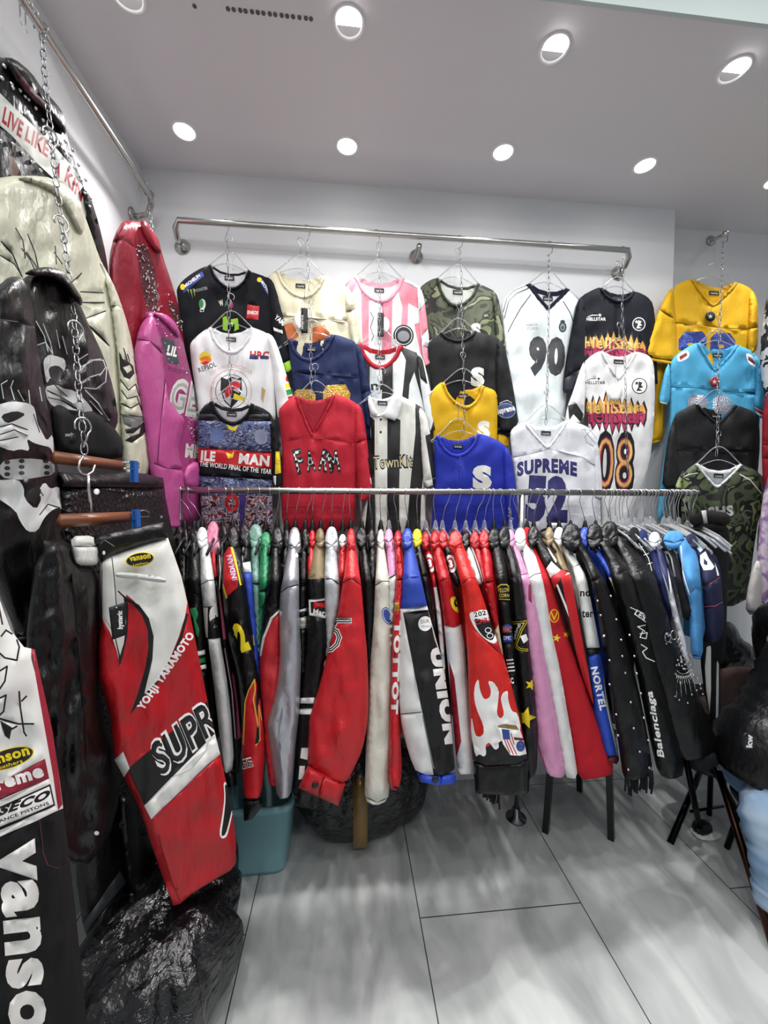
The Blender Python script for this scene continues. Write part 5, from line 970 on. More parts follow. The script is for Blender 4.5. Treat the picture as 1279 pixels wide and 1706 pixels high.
relief('body', '238,520 256,519 278,524 296,545 304,565 312,600 322,640 328,700 330,750 334,800 336,880 250,870 246,790 262,640 250,560', mat('97386f'), M7,
       [Pg('268,562 290,568 300,610 278,604', mat('40484a', 'print')), T('LIL', 277, 590, 294, 594, 15, PW, .05), T('FOREVER', 280, 618, 314, 626, 7, mat('5a1a40', 'print'), .02), *TO('GE', 282, 680, 326, 688, 46, mat('c9c9c4', 'print'), mat('9a9a98', 'print'), .07), T('ME', 308, 760, 332, 762, 20, mat('c9c9c4', 'print'), .07), T('S.TH', 314, 772, 332, 776, 7, mat('3a1030', 'print'))], B=.03, R=20, step=7, parent=t)
relief('sleeve', '232,545 244,528 258,522 268,545 272,570 276,620 282,660 296,680 310,696 308,720 300,750 312,800 306,880 270,878 255,820 246,770 236,700 226,640 222,590', PNK, corner((222, 1.55), (336, 1.90), .012), [L_('228,566 250,568 272,590', mat('6e2459', 'print'), 1.2), L_('256,772 280,780 308,782', mat('6e2459', 'print'), 1.2), L_('276,620 268,700 262,772', mat('6e2459', 'print'), 1.2)], B=.045, R=26, step=6, parent=t, hem=860)
relief('collar', '252,520 274,522 290,534 300,552 298,564 284,550 268,534', PNK, corner((222, 1.55), (336, 1.90), .025), [], B=.018, R=7, step=5, parent=t, wr=(0, 9, 9))
relief('hem_pocket', '304,782 320,768 336,772 337,806 324,818 306,812', PNK, corner((222, 1.55), (336, 1.90), .025), [], B=.02, R=10, step=6, parent=t)
for x, y in P('262,532 258,540 252,550 246,560 243,566 262,540 268,545 276,560 274,572 278,585 280,598 286,604 296,608 304,614 310,622 274,556 284,558 292,568 298,580'): MB().lathe(M7(x, y, .042), [(.004, 0), (.001, .005)], 6, axis=(1, 0, 0)).build('stud', CHROME, t)
for i in range(50): MB().lathe(M7(rs.uniform(312, 330), rs.uniform(688, 760), .030), [(rs.uniform(.002, .004), 0), (.001, .004)], 6, axis=(1, 0, 0)).build('stud', CHROME, t)
for (M, x, y, s) in ((planeX(-.76), 84, 226, 'steel hanger hook in the chain at the studded jacket'), (planeX(-.73), 102, 372, 'steel hanger hook in the chain at the cream jacket'), (planeX(-.65), 126, 548, 'steel hanger hook in the chain at the black dragon jacket'), (planeX(-.59), 138, 710, 'squared steel hanger hook above the upper wooden hanger')): hook_at(M, x, y, s, mat('cfcfca', 'metal'))
# clip hangers
def clip_hanger(label, a, b, M, hookpts, clip, loop=None):
    t = thing('wooden_hanger', label, 'hanger', M(a[0], a[1], 0), 'wooden trouser hangers')
    A = M(a[0], a[1], .0); B_ = M(b[0], b[1], .0)
    MB().tube([A, B_], .013, 4, flat=.55).build('wooden_bar', mat('8a5330', 'wood'), t)
    MB().tube([M(x, y, o) for x, y, o in hookpts], .0026, 8).build('hook', CHROME, t)
    c = M((clip[0]+clip[2])/2, (clip[1]+clip[3])/2, .012); h = abs(M(clip[0], clip[1], 0).z-M(clip[0], clip[3], 0).z)/2
    MB().box((c.x-.006, c.y-.010, c.z-h), (c.x-.001, c.y+.010, c.z+h)).box((c.x+.001, c.y-.010, c.z-h), (c.x+.006, c.y+.010, c.z+h)).tube([c+Vector((0, -.012, h*.2)), c+Vector((0, .012, h*.2))], .004, 8).build('clip', mat('1f5fae', 'plastic'), t, False)
    pts = [(b[0]-2, b[1]-6), (clip[2]+2, (clip[1]+clip[3])/2-14), (clip[2]+3, (clip[1]+clip[3])/2-6), (b[0]-2, b[1]+5)] if not loop else loop
    MB().tube([M(x, y, .0) for x, y in pts], .0018, 6).build('wire', CHROME, t)
MC1 = planeX(-.585); MC2 = planeX(-.53)
clip_hanger('upper wooden trouser hanger with blue clip on the near left chain', (90, 762), (203, 776), MC1, [(141, 757, .02), (133, 768, .02), (130, 780, .02), (136, 790, .02), (145, 792, .02), (154, 786, .02), (158, 775, .02)], (218, 768, 229, 803))
clip_hanger('lower wooden trouser hanger with blue clip above the red trousers', (100, 868), (220, 861), MC2, [(147, 792, .015), (148, 815, .015), (151, 836, .012), (152, 853, .008)], (221, 849, 233, 886), loop=[(224, 853), (240, 850), (248, 853), (247, 861), (226, 861)])
# black croc trousers behind
MT = planeX(-.64)
t = garment('black_trousers', 'black embossed leather trousers clipped on the upper wooden hanger', 'trousers', MT(190, 850, 0))
relief('legs', '96,786 150,790 220,786 272,796 276,830 286,880 300,930 300,1100 300,1330 240,1400 140,1400 110,1100 100,900', mat('141416', 'croc'), MT, [Q(P('96,786 272,786 276,812 96,812'), BLK), Q(ell(161, 819, 5), PW), Q(ell(211, 826, 2.5), mat('8a8a8a', 'print')), Q(ell(269, 861, 2.2), mat('8a8a8a', 'print'))], B=.03, R=20, step=10, parent=t, sm=0)
# matte black trousers with white waist under the dragon sleeve
MT2 = planeX(-.56)
t = garment('black_trousers', 'black leather trousers with white waistband, between the two printed pairs', 'trousers', MT2(140, 1100, 0))
relief('legs', '60,900 118,900 126,940 166,945 170,1040 166,1140 172,1200 196,1262 200,1330 180,1400 140,1450 60,1400 40,1100', BLK, MT2, [Q(ell(161, 1388, 4, 3.6), PW), L_('120,955 128,1060 140,1180 146,1300', SEAM, 1.2)], B=.03, R=20, step=9, parent=t, wr=(.016, 18, 140))
relief('waistband', '117,893 156,892 158,906 166,910 166,934 160,942 128,942 122,925', mat('dfe0da'), planeX(-.54), [L_('122,910 164,910', mat('8a8a80', 'print'), 1.2)], B=.012, R=8, step=6, parent=t)
# red and white racing trousers
MR = plane(atY(235, 1100, 1.00), (.77, -.64, 0))
RT = mat('b11c24')
lay = [Pg('196,921 279,894 300,950 312,1004 308,1028 298,1060 282,1100 262,1135 238,1158 246,1120 252,1080 250,1050 238,1018 222,1000 210,990 212,1010 206,1080 200,1110 195,1085 184,1055 170,1030 166,930', mat('e2e2dc', 'print')),
       Pg('196,984 212,996 232,1008 248,1030 256,1060 254,1098 244,1140 240,1158 262,1134 284,1098 300,1058 310,1020 314,1024 302,1066 280,1108 258,1145 234,1170 216,1192 228,1160 240,1120 247,1080 246,1050 236,1024 222,1008 212,1002', PB),
       Pg('168,1028 178,1036 190,1058 197,1090 199,1112 204,1096 212,1060 214,1010 211,998 206,996 210,1040 206,1072 200,1092 192,1060 180,1038', PB), (ln(P('197,985 211,999'), 2.4), PB),
       T('YOHJI YAMAMOTO', 238, 1184, 324, 1058, 12, PW, .05, (-1, -.6)),
       Q(P('213,1281 345,1168 364,1222 240,1342'), PB), *[T('SUPREME', 268, 1292, 440, 1150, 52, PW, .075, (-.42, -1)), T('SUPREME', 268, 1292, 440, 1150, 52, PB, .02, (-.42, -1)), T('SUPREME', 271, 1288, 438, 1150, 46, mat('24262a', 'print'), -.012, (-.42, -1))],
       Q(P('240,1342 358,1222 368,1255 252,1365'), mat('e6e6e2', 'print')), (ln(P('284,1296 320,1280 344,1250 346,1238'), .9), mat('a9a9a5', 'print')), Q(P('188,1268 205,1252 216,1280 206,1296'), PW),
       Pg('372,1300 383,1310 390,1340 384,1370 378,1394 370,1398 365,1390 370,1360 374,1330', PW, 1), Pg('374,1304 383,1314 388,1340 382,1368 376,1390 369,1394 369,1385 373,1360 376,1330', PB, 1), L_('262,1390 290,1480 302,1504', mat('6e1016', 'print'), 1.4), L_('170,950 170,1040', SEAM, 1), L_('318,1020 352,1165', mat('7b1218', 'print'), 1)]
t = garment('racing_trousers', 'red, white and black racing trousers with diagonal lettered band, hanging at the left', 'trousers', MR(280, 1300, 0))
relief('legs', '166,930 194,921 279,894 290,925 302,960 313,1005 322,1050 332,1100 345,1165 358,1222 368,1262 378,1310 388,1362 393,1400 393,1438 384,1450 350,1470 318,1490 300,1506 289,1509 274,1470 258,1425 240,1370 222,1325 206,1294 190,1265 185,1200 165,1130 164,1080 168,1040 168,1000', RT, MR, lay, B=.032, R=24, step=8, parent=t, sm=0, hem=1436, wr=(.012, 24, 160))
MRw = plane(atY(235, 1100, 1.00)+Vector((.012, -.010, 0)), (.77, -.64, 0))
relief('waistband', '156,893 200,884 240,876 272,870 276,882 280,896 236,908 194,922 168,938 162,915', BLK, MRw, [L_('160,905 175,900 190,910', mat('9a9a9a', 'print'), 1), Q(ell(173, 921, 2.4, 3.4), PW)], B=.016, R=10, step=6, parent=t, sm=0)
MRz = plane(atY(235, 1100, 1.00)+Vector((.046, -.038, 0)), (.77, -.64, 0))
relief('pocket_zip', '192,953 230,955 262,960 278,965 276,971 260,970 230,965 192,962', mat('c9cac8'), MRz, [L_('194,958 274,967', mat('8d8f90', 'print'), 1.2)], B=.004, R=4, step=5, parent=t, wr=(0, 9, 9))
oval = lambda cx, cy, a, b, rot: [Q(ell(cx, cy, a, b, rot, 26), PY), Q(ell(cx, cy, a*.95, b*.90, rot, 26), PB)]
relief('oval_patch', ell(233, 932, 24, 12, -.17, 26), PY, MRz, [Q(ell(233, 932, 22.5, 10.6, -.17, 26), PB), T('vanson', 216, 935, 251, 929, 9, PY, .05), T('Leathers', 222, 943, 247, 939, 4, PY, .01)], B=.001, R=6, step=8, parent=t, sm=0, wr=(0, 9, 9))
tg = thing('hang_tag', 'black card tag with white writing tied to the red racing trousers', 'tag', MRz(196, 1040, .01), 'swing tags on the trousers')
relief('card', '181,1012 208,1003 210,1058 187,1066', PB, plane(atY(235, 1100, 1.00)+Vector((.06, -.048, 0)), (.77, -.64, 0)), [T('hysteric', 204, 1048, 203, 1018, 8, PW, .05, (-1, 0)), Q(ell(194, 1012, 1.3), PW)], B=.0006, R=3, step=6, parent=tg, sm=0, wr=(0, 9, 9), edge=.0008)
MB().tube([MRz(186, 925, .0), MRz(191, 970, .01), MRz(194, 1012, .018)], .0009, 5).build('string', PB, tg)
# sponsor trousers at the bottom left
MV = planeX(-.50)
t = garment('racing_trousers', 'black and white racing trousers with huge white downward lettering, bottom left corner', 'trousers', MV(60, 1500, 0))
sig = tuft(['-2,1010 4,1040', '2,1060 10,1050 20,1056', '-4,1085 8,1096 28,1100 32,1078 28,1066', '-4,1120 12,1110 8,1135 -2,1150', '-4,1165 10,1158 6,1185 -4,1195', '32,1152 34,1180 40,1220 44,1226', '-4,1196 30,1206 56,1206', '28,1210 14,1218 8,1206', '36,1168 44,1160'], PB, 3)
sp = [Q(P('-40,960 110,960 110,1345 97,1350 60,1368 0,1394 -40,1412'), mat('e4e4e0', 'print')), Pg('52,1080 60,1078 72,1130 88,1210 104,1340 97,1350 88,1290 72,1200 58,1120', mat('9a1730', 'print')), *sig, Pg('0,1200 20,1212 16,1232 8,1226', PB), *oval(14, 1264, 45, 17, -.30), T('vanson', -30, 1280, 50, 1256, 16, PY, .04), T('Leathers', -8, 1284, 38, 1270, 6, PY, .01),
      Q(P('-40,1325 75,1264 82,1297 -40,1350'), mat('8f1c32', 'print')), T('Supreme', -62, 1334, 74, 1292, 21, PW, .05), Q(P('-40,1362 84,1306 92,1342 -40,1400'), PB), Q(P('-40,1366 82,1310 89,1340 -40,1396'), PW), T('WISECO', -50, 1376, 80, 1330, 17, PB, .06, (.45, -1)), T('PERFORMANCE PISTONS', -52, 1390, 82, 1340, 5, PB, .03),
      T('vanson', 2, 1403, 26, 1790, 80, mat('e2e2de', 'print'), .045, (1, -.12)), L_('66,1365 72,1420 80,1442 96,1446 118,1428', mat('70303a', 'print'), 1)]
relief('legs', '-40,980 0,1000 18,1050 40,1078 58,1082 66,1120 76,1165 88,1220 98,1290 105,1345 112,1400 118,1450 126,1520 132,1580 140,1650 146,1740 -40,1740', mat('121214', 'fabric'), MV, sp, B=.032, R=24, step=9, parent=t, sm=0, wr=(.010, 26, 150))
# dark jackets heaped behind the trousers
MH = planeX(-.66)
t = garment('leather_jacket', 'black leather jacket with snap cuffs, hanging low behind the red trousers', 'jacket', MH(200, 1500, 0))
relief('body', '120,1280 200,1290 250,1380 275,1470 285,1500 270,1560 220,1590 170,1600 140,1560 125,1450', BLK, MH, [L_('219,1385 228,1470', mat('77787a', 'print'), 1.4), Pg('136,1540 200,1450 210,1470 140,1560', mat('33373a', 'print'))], B=.06, R=50, step=9, parent=t)
relief('sleeve', '196,1320 226,1330 232,1400 236,1480 214,1500 206,1440 198,1380', BLK, planeX(-.60), [Q(ell(219, 1494, 5.5), PW)], B=.03, R=14, step=8, parent=t)
relief('cuff', '140,1330 170,1330 174,1390 168,1402 146,1400', BLK, planeX(-.60), [Q(ell(158, 1388, 5, 4), PW)], B=.02, R=12, step=8, parent=t)

# ---------------------------------------------------------------- on the floor
def heap(name, label, cat, c, rx, ry, h, m, seed, pleat=.1, n=48, k=24, neck=None, group=None):
    rs = Vector((seed, 0, 0)); V = []; Fc = []
    t = thing(name, label, cat, c, group)
    for j in range(k+1):
        v = j/k; zz = h*(1-math.cos(v*PI))/2
        prof = math.sin(v*PI)**.62 if neck is None or v < .5 else max(neck, math.sin(v*PI)**.8)
        for i in range(n):
            a = 2*PI*i/n
            w = 1+pleat*noise.noise(Vector((math.cos(a)*3, math.sin(a)*3, v*1.2))+rs)+.05*noise.noise(Vector((math.cos(a)*9, math.sin(a)*9, v*5))+rs)+ .03*math.sin(a*14+3*math.sin(v*5))*v
            V.append(Vector((c[0]+rx*prof*w*math.cos(a), c[1]+ry*prof*w*math.sin(a), c[2]+max(0.004, zz*(1+.12*noise.noise(Vector((a, v*2, seed))))))))
    for j in range(k):
        for i in range(n):
            l = (i+1) % n; Fc.append((j*n+i, j*n+l, (j+1)*n+l, (j+1)*n+i))
    Fc.append(tuple(range(n))[::-1]); Fc.append(tuple(k*n+i for i in range(n)))
    mk('sack', V, Fc, m, None, t); return t
def bin_():
    a = atZ(362, 1468); b = atZ(478, 1460); y0 = a.y; zt = atY(430, 1334, y0+.02).z
    t = thing('storage_bin', 'teal plastic storage bin standing on the floor under the rack', 'bin', ((a.x+b.x)/2, y0+.15, 0))
    V = []; Fc = []; n = 40; x0, x1 = a.x-.02, b.x; yy0, yy1 = y0, y0+.27
    cx, cy = (x0+x1)/2, (yy0+yy1)/2; wx, wy = (x1-x0)/2, (yy1-yy0)/2
    rings = [(0, .93, 0), (.02, .97, .0), (zt-.03, 1.12, 0), (zt-.028, 1.17, 0), (zt, 1.18, 0), (zt, 1.10, 0), (.03, .9, 0)]
    for z_, s, _ in rings:
        for i in range(n):
            ang = 2*PI*(i+.5)/n; c_, s_ = math.cos(ang), math.sin(ang); e = .28
            V.append(Vector((cx+wx*s*math.copysign(abs(c_)**e, c_), cy+wy*s*math.copysign(abs(s_)**e, s_), z_)))
    for j in range(len(rings)-1):
        for i in range(n):
            l = (i+1) % n; Fc.append((j*n+i, j*n+l, (j+1)*n+l, (j+1)*n+i))
    Fc.append(tuple(range(n))[::-1]); Fc.append(tuple((len(rings)-1)*n+i for i in range(n)))
    mk('tub', V, Fc, mat('82b2ba', 'plastic'), None, t)
    return t
bin_()
bc = atZ(602, 1400); 
t = heap('rubbish_sack', 'tied black fabric sack with a strip of brown tape, under the rack', 'sack', (bc.x, bc.y+.10, 0), .31, .20, .36, mat('0e0f11', 'bag'), 3, .16)
V = []; Fc = []
for j in range(13):
    a = -1.15+j*.17
    for dx in (-.028, .028): V.append(Vector((bc.x-.01+dx, bc.y+.10-.235*math.cos(a*.9), .17+.19*math.sin(a))))
for j in range(12): Fc.append((2*j, 2*j+1, 2*j+3, 2*j+2))
o = mk('packing_tape', V, Fc, mat('7a5f30', 'plastic'), None, t); mdf = o.modifiers.new('s', 'SOLIDIFY'); mdf.thickness = .001
p = atY(250, 1640, 1.02); heap('plastic_bag', 'shiny crumpled black plastic bag on the floor at the lower left', 'bag', (p.x-.02, 1.10, 0), .22, .26, .36, mat('101013', 'bag'), 11, .30)
heap('plastic_bag', 'low black plastic sack in front of the crumpled bag, bottom left', 'bag', (p.x-.12, .86, 0), .20, .2, .22, mat('0c0c0f', 'bag'), 17, .3)
heap('plastic_bag', 'tall slim black plastic sack against the red trouser leg', 'bag', (atY(320, 1500, 1.28).x-.02, 1.34, 0), .13, .16, .34, mat('0e0e11', 'bag'), 23, .3)
# flattened hats or caps behind chair
def leg(mb, a, b, r=.014, n=4): mb.tube([a, b], r, n)
# black wooden stool under the coats
s0 = atZ(1018, 1398); s1 = atZ(928, 1353+22); zt = .47
t = thing('stool', 'black stool with straight legs hidden under the coats', 'stool', ((s0.x+s1.x)/2+.05, s0.y+.17, 0))
sx0, sx1, sy0, sy1 = s0.x-.26, s0.x, s0.y, s0.y+.3
MB().box((sx0-.01, sy0, zt-.03), (sx1+.01, sy1, zt)).build('seat', mat('111112', 'plastic'), t, False)
for x, y in ((sx1, sy0), (sx0, sy0+.06), (sx1+.03, sy1-.02), (sx0+.02, sy1)):
    MB().tube([(x, y, 0), (x+(-.02 if x > (sx0+sx1)/2 else .03), y+.01, zt-.02)], .017, 4).build('leg', mat('0d0d0e', 'plastic'), t, False)
# folding stool with crossing legs at the right
fp = lambda x, y, Y: atY(x, y, Y)
t = thing('folding_stool', 'folding stool with crossing black tube legs at the right', 'stool', atZ(1170, 1400))
S_L = [((1116, 1404), (1170, 1280)), ((1165, 1390), (1140, 1260)), ((1262, 1500), (1190, 1278))]
lb = mat('17171a', 'metal'); lbr = mat('3a2620', 'metal')
a = atZ(1116, 1405); MB().tube([a, fp(1166, 1285, a.y+.16)], .0125, 12).build('leg', lb, t)
a = atZ(1168, 1394); MB().tube([a, fp(1142, 1262, a.y-.05)], .0115, 12).build('leg', lb, t)
a = atZ(1292, 1590); MB().tube([a, fp(1196, 1284, a.y+.28)], .0125, 12).build('leg', lbr, t)
a = atZ(1252, 1394); MB().tube([a, fp(1180, 1266, a.y-.02)], .0115, 12).build('leg', lb, t)
MB().tube([fp(1150, 1352, 1.62), fp(1205, 1343, 1.64)], .006, 8).build('crossbar', lb, t)
q = fp(1172, 1268, 1.60); MB().lathe((q.x+.02, q.y, q.z-.01), [(.10, 0), (.125, .01), (.125, .03), (.10, .042)], 24).build('seat', mat('1a1a1c'), t)
t = thing('pointed_shoe', 'black and white pointed shoe lying under the folding stool', 'shoe', atZ(1180, 1395))
c = atZ(1165, 1392); d = atZ(1201, 1393)
relief('sole', [(c.x-.03, c.y-.03), (c.x+.03, c.y-.04), (d.x-.02, d.y-.02), (d.x, d.y-.005), (d.x-.04, d.y+.012), (c.x, c.y+.03), (c.x-.03, c.y+.02)], PW, lambda x, y, o: Vector((x, y, .012+o)), B=.012, R=.02, step=.012, parent=t, wr=(0, .1, .1))
relief('upper', [(c.x-.03, c.y-.028), (c.x+.03, c.y-.03), (c.x+.06, c.y), (c.x+.02, c.y+.025), (c.x-.03, c.y+.02)], mat('101012'), lambda x, y, o: Vector((x, y, .035+o)), B=.035, R=.03, step=.012, parent=t, wr=(0, .1, .1))

# ---------------------------------------------------------------- right side things
# track pants hanging from the rack end
MP = curveY([(850, 1.66), (1300, 1.56)], .0)
t = thing('track_trousers', 'black track trousers with drawstring waist clipped at the rack end', 'trousers', MP(1190, 900, 0))
relief('legs', '1150,872 1180,868 1212,874 1216,900 1212,960 1210,1040 1208,1100 1196,1110 1176,1100 1160,1000 1152,930', BLKF, MP, [L_('1140,880 1214,884', mat('2b2c30', 'print'), 2), L_('1140,888 1214,893', mat('2b2c30', 'print'), 1.4)], B=.03, R=18, parent=t, wr=(.012, 9, 100))
relief('waistband', '1148,852 1180,849 1216,855 1216,876 1180,872 1148,876', mat('1c1b1a', 'fabric'), curveY([(850, 1.645), (1300, 1.55)], 0), [Q(P('1168,851 1176,850 1179,874 1172,874'), mat('a9adab', 'print'))], B=.014, R=9, parent=t, step=5)
t = thing('track_trousers', 'navy track trousers with white side stripes below the navy jersey', 'trousers', MP(1190, 1200, 0))
relief('legs', '1168,1062 1196,1062 1199,1120 1200,1180 1198,1215 1210,1240 1214,1290 1208,1312 1196,1290 1192,1240 1184,1200 1172,1150 1166,1100', mat('10131f', 'fabric'), curveY([(1050, 1.62), (1300, 1.55)]), [Pg('1177,1078 1184,1075 1184,1150 1182,1190 1176,1150 1174,1110', mat('cfd2cd', 'print')), Pg('1193,1062 1197,1062 1197,1150 1196,1205 1192,1205', mat('cfd2cd', 'print')), Pg('1192,1205 1200,1205 1211,1240 1213,1270 1200,1285 1194,1260', mat('d6d8e4', 'print'))], B=.03, R=14, parent=t)
# looped plastic straps
# brown upholstered chair
def chair():
    Y = 1.62; a = atY(1197, 1115, Y); b = atY(1266, 1118, Y); zb = atY(1230, 1199, Y).z
    t = thing('chair', 'brown upholstered chair behind the folding stool at the right', 'chair', ((a.x+b.x)/2, Y, 0))
    relief('backrest', '1190,1128 1196,1115 1225,1110 1255,1112 1267,1124 1266,1170 1262,1188 1200,1200 1190,1190', mat('4a3a36', 'fabric'), planeY(Y), [], B=.02, R=12, parent=t, wr=(.001, 40, 40))
    MB().box((a.x-.02, Y+.02, .42), (b.x+.06, Y+.30, .47)).build('seat', mat('3f312e', 'fabric'), t, False)
    for x in (a.x, b.x+.03):
        MB().tube([(x, Y+.02, 0), (x, Y+.02, zb), (x, Y+.01, a.z-.05)], .011, 10).build('leg', mat('2a2a2c', 'metal'), t)
        MB().tube([(x, Y+.27, 0), (x, Y+.27, .43)], .011, 10).build('leg', mat('2a2a2c', 'metal'), t)
    return t
chair()
t = thing('black_jacket', 'black puffy jacket draped over the top of the brown chair', 'jacket', atY(1228, 1110, 1.68))
relief('cloth', '1196,1040 1214,1034 1226,1044 1236,1066 1252,1074 1262,1096 1262,1118 1230,1114 1196,1120 1190,1080', mat('17181b', 'leather'), planeY(1.70), [], B=.06, R=22, parent=t, wr=(.02, 12, 16))
# garments cut by the right picture edge
ME = planeY(1.50)
t = thing('printed_jacket', 'black and white patterned jacket at the right picture edge, beside the sky blue jersey', 'jacket', ME(1285, 560, 0), 'garments on the right side')
relief('sleeve', '1276,494 1290,488 1330,500 1340,640 1330,700 1280,700 1266,620 1266,570 1272,530', ramp_mat('black_white_print', [(0, '16171a'), (.47, 'c9cbcc'), (.6, '16171a')], 13), planeY(1.78), [], B=.04, R=20, parent=t)
t = thing('plaid_shirt', 'dark red shirt at the right picture edge, under the patterned jacket', 'shirt', ME(1285, 720, 0), 'garments on the right side')
relief('cloth', '1270,660 1300,640 1340,650 1340,860 1276,850 1268,780', mat('8c1a26', 'fabric'), planeY(1.75), [(ln(P('1270,740 1300,742'), 2), mat('5a0d16', 'print')), (ln(P('1270,762 1300,764'), 2), mat('5a0d16', 'print'))], B=.03, R=20, parent=t)
t = thing('tie_dye_shirt', 'purple tie dye shirt with pale sleeve at the right picture edge', 'shirt', ME(1290, 950, 0), 'garments on the right side')
relief('body', '1262,900 1274,800 1300,770 1360,790 1360,1090 1270,1080 1262,1000', TIEDYE, planeY(1.62), [T('20', 1266, 1014, 1284, 1014, 12, PB)], B=.03, R=22, parent=t)
relief('sleeve', '1252,950 1262,930 1270,950 1268,1028 1241,1022 1244,985', mat('b9b6b4', 'fabric'), planeY(1.60), [L_('1241,1017 1268,1022', mat('8a8886', 'print'))], B=.025, R=12, parent=t)
t = thing('track_trousers', 'grey trousers hanging under the tie dye shirt at the right edge', 'trousers', ME(1265, 1080, 0), 'garments on the right side')
relief('legs', '1250,1030 1290,1030 1290,1120 1274,1118 1270,1060 1264,1098 1254,1096', mat('9a9a9c', 'fabric'), planeY(1.64), [L_('1250,1040 1286,1042', mat('4a4560', 'print'), 6)], B=.02, R=10, parent=t)

# ---------------------------------------------------------------- seated customer, mostly outside the right edge
def skin(name, pts, edges, radii, m, parent, sub=2, root=0):
    me = bpy.data.meshes.new(name); off = parent.location
    me.from_pydata([tuple(Vector(p)-off) for p in pts], edges, []); o = link(name, me, parent); me.materials.append(m)
    md = o.modifiers.new('skin', 'SKIN'); md.use_smooth_shade = True
    sv = me.skin_vertices[0].data if len(me.skin_vertices) else None
    if sv is None:
        bpy.context.view_layer.objects.active = o
        me.attributes
    for v, r in zip(me.skin_vertices[0].data, radii): v.radius = (r if isinstance(r, tuple) else (r, r))
    me.skin_vertices[0].data[root].use_root = True
    s = o.modifiers.new('sub', 'SUBSURF'); s.levels = sub; s.render_levels = sub
    return o
PYY = 1.30
pel = atY(1290, 1268, PYY); ch = atY(1352, 1140, PYY); nk = atY(1392, 1030, PYY); hd = atY(1410, 955, PYY)
person = thing('person', 'seated person in black jacket and faded blue jeans at the right edge', 'person', (pel.x, PYY, 0))
kn1 = atY(1314, 1435, 1.15); kn2 = pel+Vector((.34, .16, -.10)); ft1 = Vector((kn1.x-.04, kn1.y-.03, .07)); ft2 = Vector((kn2.x-.02, kn2.y, .07))
hp1 = pel+Vector((.02, -.08, -.02)); hp2 = pel+Vector((.02, .08, -.02)); sh1 = nk+Vector((-.03, -.17, -.07)); sh2 = nk+Vector((-.03, .17, -.07))
el1 = sh1+Vector((.10, -.05, -.26)); el2 = sh2+Vector((.10, .05, -.26)); wr1 = el1+Vector((.22, .06, -.03)); wr2 = el2+Vector((.22, -.06, -.03))
to1 = ft1+Vector((.16, 0, -.03)); to2 = ft2+Vector((.16, 0, -.03))
skn = mat('c99b80', 'fabric')
bp = [pel+Vector((0, 0, -.01)), pel.lerp(ch, .5), ch, nk, hd, hd+Vector((.01, 0, .09)), sh1, el1, wr1, wr1+Vector((.09, 0, -.01)), sh2, el2, wr2, wr2+Vector((.09, 0, -.01)), hp1, kn1, ft1, to1, hp2, kn2, ft2, to2]
be = [(0, 1), (1, 2), (2, 3), (3, 4), (4, 5), (2, 6), (6, 7), (7, 8), (8, 9), (2, 10), (10, 11), (11, 12), (12, 13), (0, 14), (14, 15), (15, 16), (16, 17), (0, 18), (18, 19), (19, 20), (20, 21)]
skin('body', bp, be, [.11, .10, .11, .05, .085, .075, .05, .037, .026, .03, .05, .037, .026, .03, .06, .05, .035, .03, .06, .05, .035, .03], skn, person)
def soft(mb, pts, radii, n=20, flat=1.0):
    P_ = [Vector(p) for p in pts]; k = 6; path = []; rr = []
    for a in range(len(P_)-1):
        p0, p1, p2, p3 = P_[max(0, a-1)], P_[a], P_[a+1], P_[min(len(P_)-1, a+2)]
        for s in range(k):
            t_ = s/k; path.append(.5*((2*p1)+(p2-p0)*t_+(2*p0-5*p1+4*p2-p3)*t_*t_+(3*p1-p0-3*p2+p3)*t_**3))
            rr.append((radii[a]+(radii[a+1]-radii[a])*(3*t_*t_-2*t_**3))*(1+.035*math.sin(a*9+s*2.3)))
    path.append(P_[-1]); rr.append(radii[-1]); return mb.tube(path, rr, n, flat=flat)
mb = MB(); soft(mb, [pel+Vector((-.02, 0, -.045)), pel+Vector((-.01, 0, .03)), pel.lerp(ch, .5), ch, nk.lerp(ch, .3), nk+Vector((0, 0, -.02))], [.150, .165, .150, .150, .12, .07], 26, 1.12)
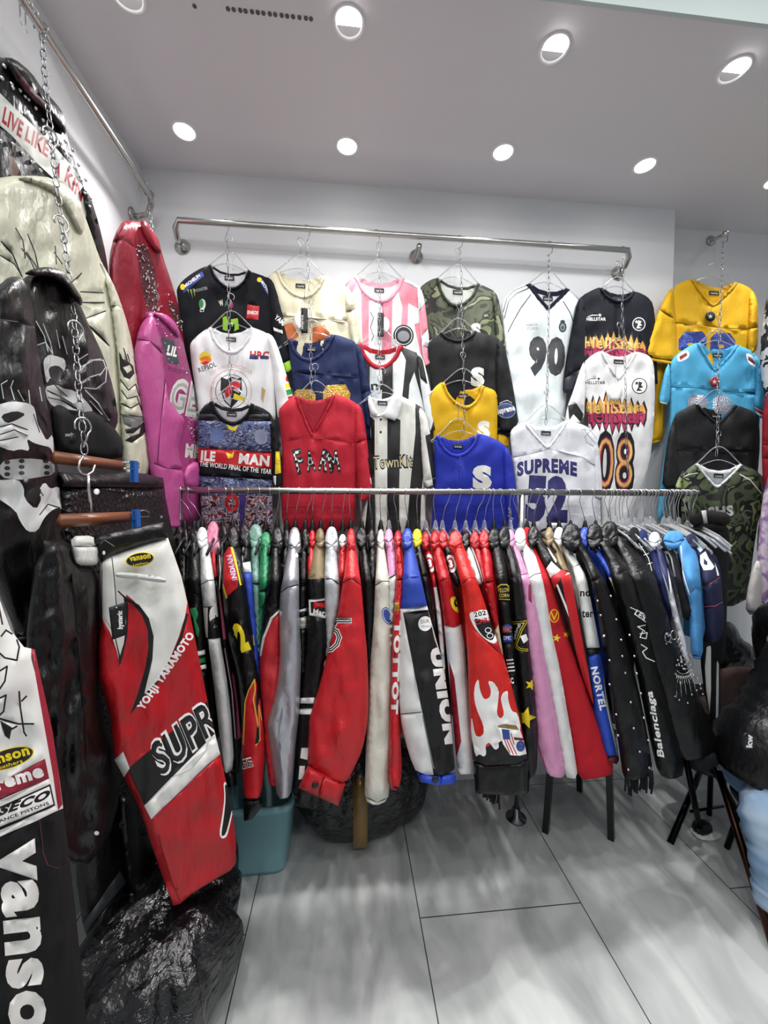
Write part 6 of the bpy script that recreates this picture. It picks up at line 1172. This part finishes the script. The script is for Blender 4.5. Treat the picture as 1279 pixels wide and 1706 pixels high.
soft(mb, [sh1+Vector((0, .06, 0)), sh1, el1, wr1-Vector((.02, 0, 0))], [.07, .08, .065, .045]); soft(mb, [sh2-Vector((0, .06, 0)), sh2, el2, wr2-Vector((.02, 0, 0))], [.07, .08, .065, .045])
mb.build('jacket', mat('0f1012', 'leather'), person)
jeans = ramp_mat('faded_denim', [(0, '3f5c7e'), (.5, '7493b3'), (1, 'c2d0dc')], 7, const=False, rough=.9)
mb = MB(); soft(mb, [pel+Vector((-.04, -.01, -.03)), hp1+Vector((-.03, 0, -.05)), hp1.lerp(kn1, .5)+Vector((-.03, 0, -.02)), kn1, kn1.lerp(ft1, .5), ft1+Vector((0, 0, .03))], [.11, .14, .13, .105, .09, .08], 24)
soft(mb, [pel+Vector((-.03, .03, -.06)), hp2+Vector((.0, 0, -.05)), hp2.lerp(kn2, .5), kn2, kn2.lerp(ft2, .5), ft2+Vector((0, 0, .03))], [.10, .12, .105, .09, .08, .075], 24)
mb.build('jeans', jeans, person)
skin('hair', [hd+Vector((-.02, 0, .0)), hd+Vector((-.01, 0, .10))], [(0, 1)], [.088, .085], mat('17120f', 'fabric'), person)
for ft, to in ((ft1, to1), (ft2, to2)): skin('shoe', [ft+Vector((-.04, 0, -.025)), to], [(0, 1)], [(.045, .045), (.036, .036)], mat('e0e0dd', 'plastic'), person)
Mq = planeY(PYY-.17)
o = relief('jacket_print', '1236,1222 1256,1218 1258,1246 1238,1250', mat('0f1012'), planeY(PYY-.165), [T('kw', 1252, 1246, 1253, 1224, 9, PW, .06, (-1, -.1))], B=.001, R=5, step=5, parent=person, wr=(0, 9, 9))
q = pel+Vector((.12, .06, -.20)); t = thing('stool', 'low black stool under the seated person', 'stool', (q.x, q.y, 0))
MB().lathe((q.x, q.y, q.z-.04), [(.15, 0), (.16, .012), (.16, .035), (.14, .04)], 24).build('seat', mat('1b1b1d'), t)
for k in range(4):
    a = PI/4+k*PI/2; MB().tube([(q.x+.16*math.cos(a), q.y+.16*math.sin(a), 0), (q.x+.11*math.cos(a), q.y+.11*math.sin(a), q.z-.03)], .011, 8).build('leg', lb, t)
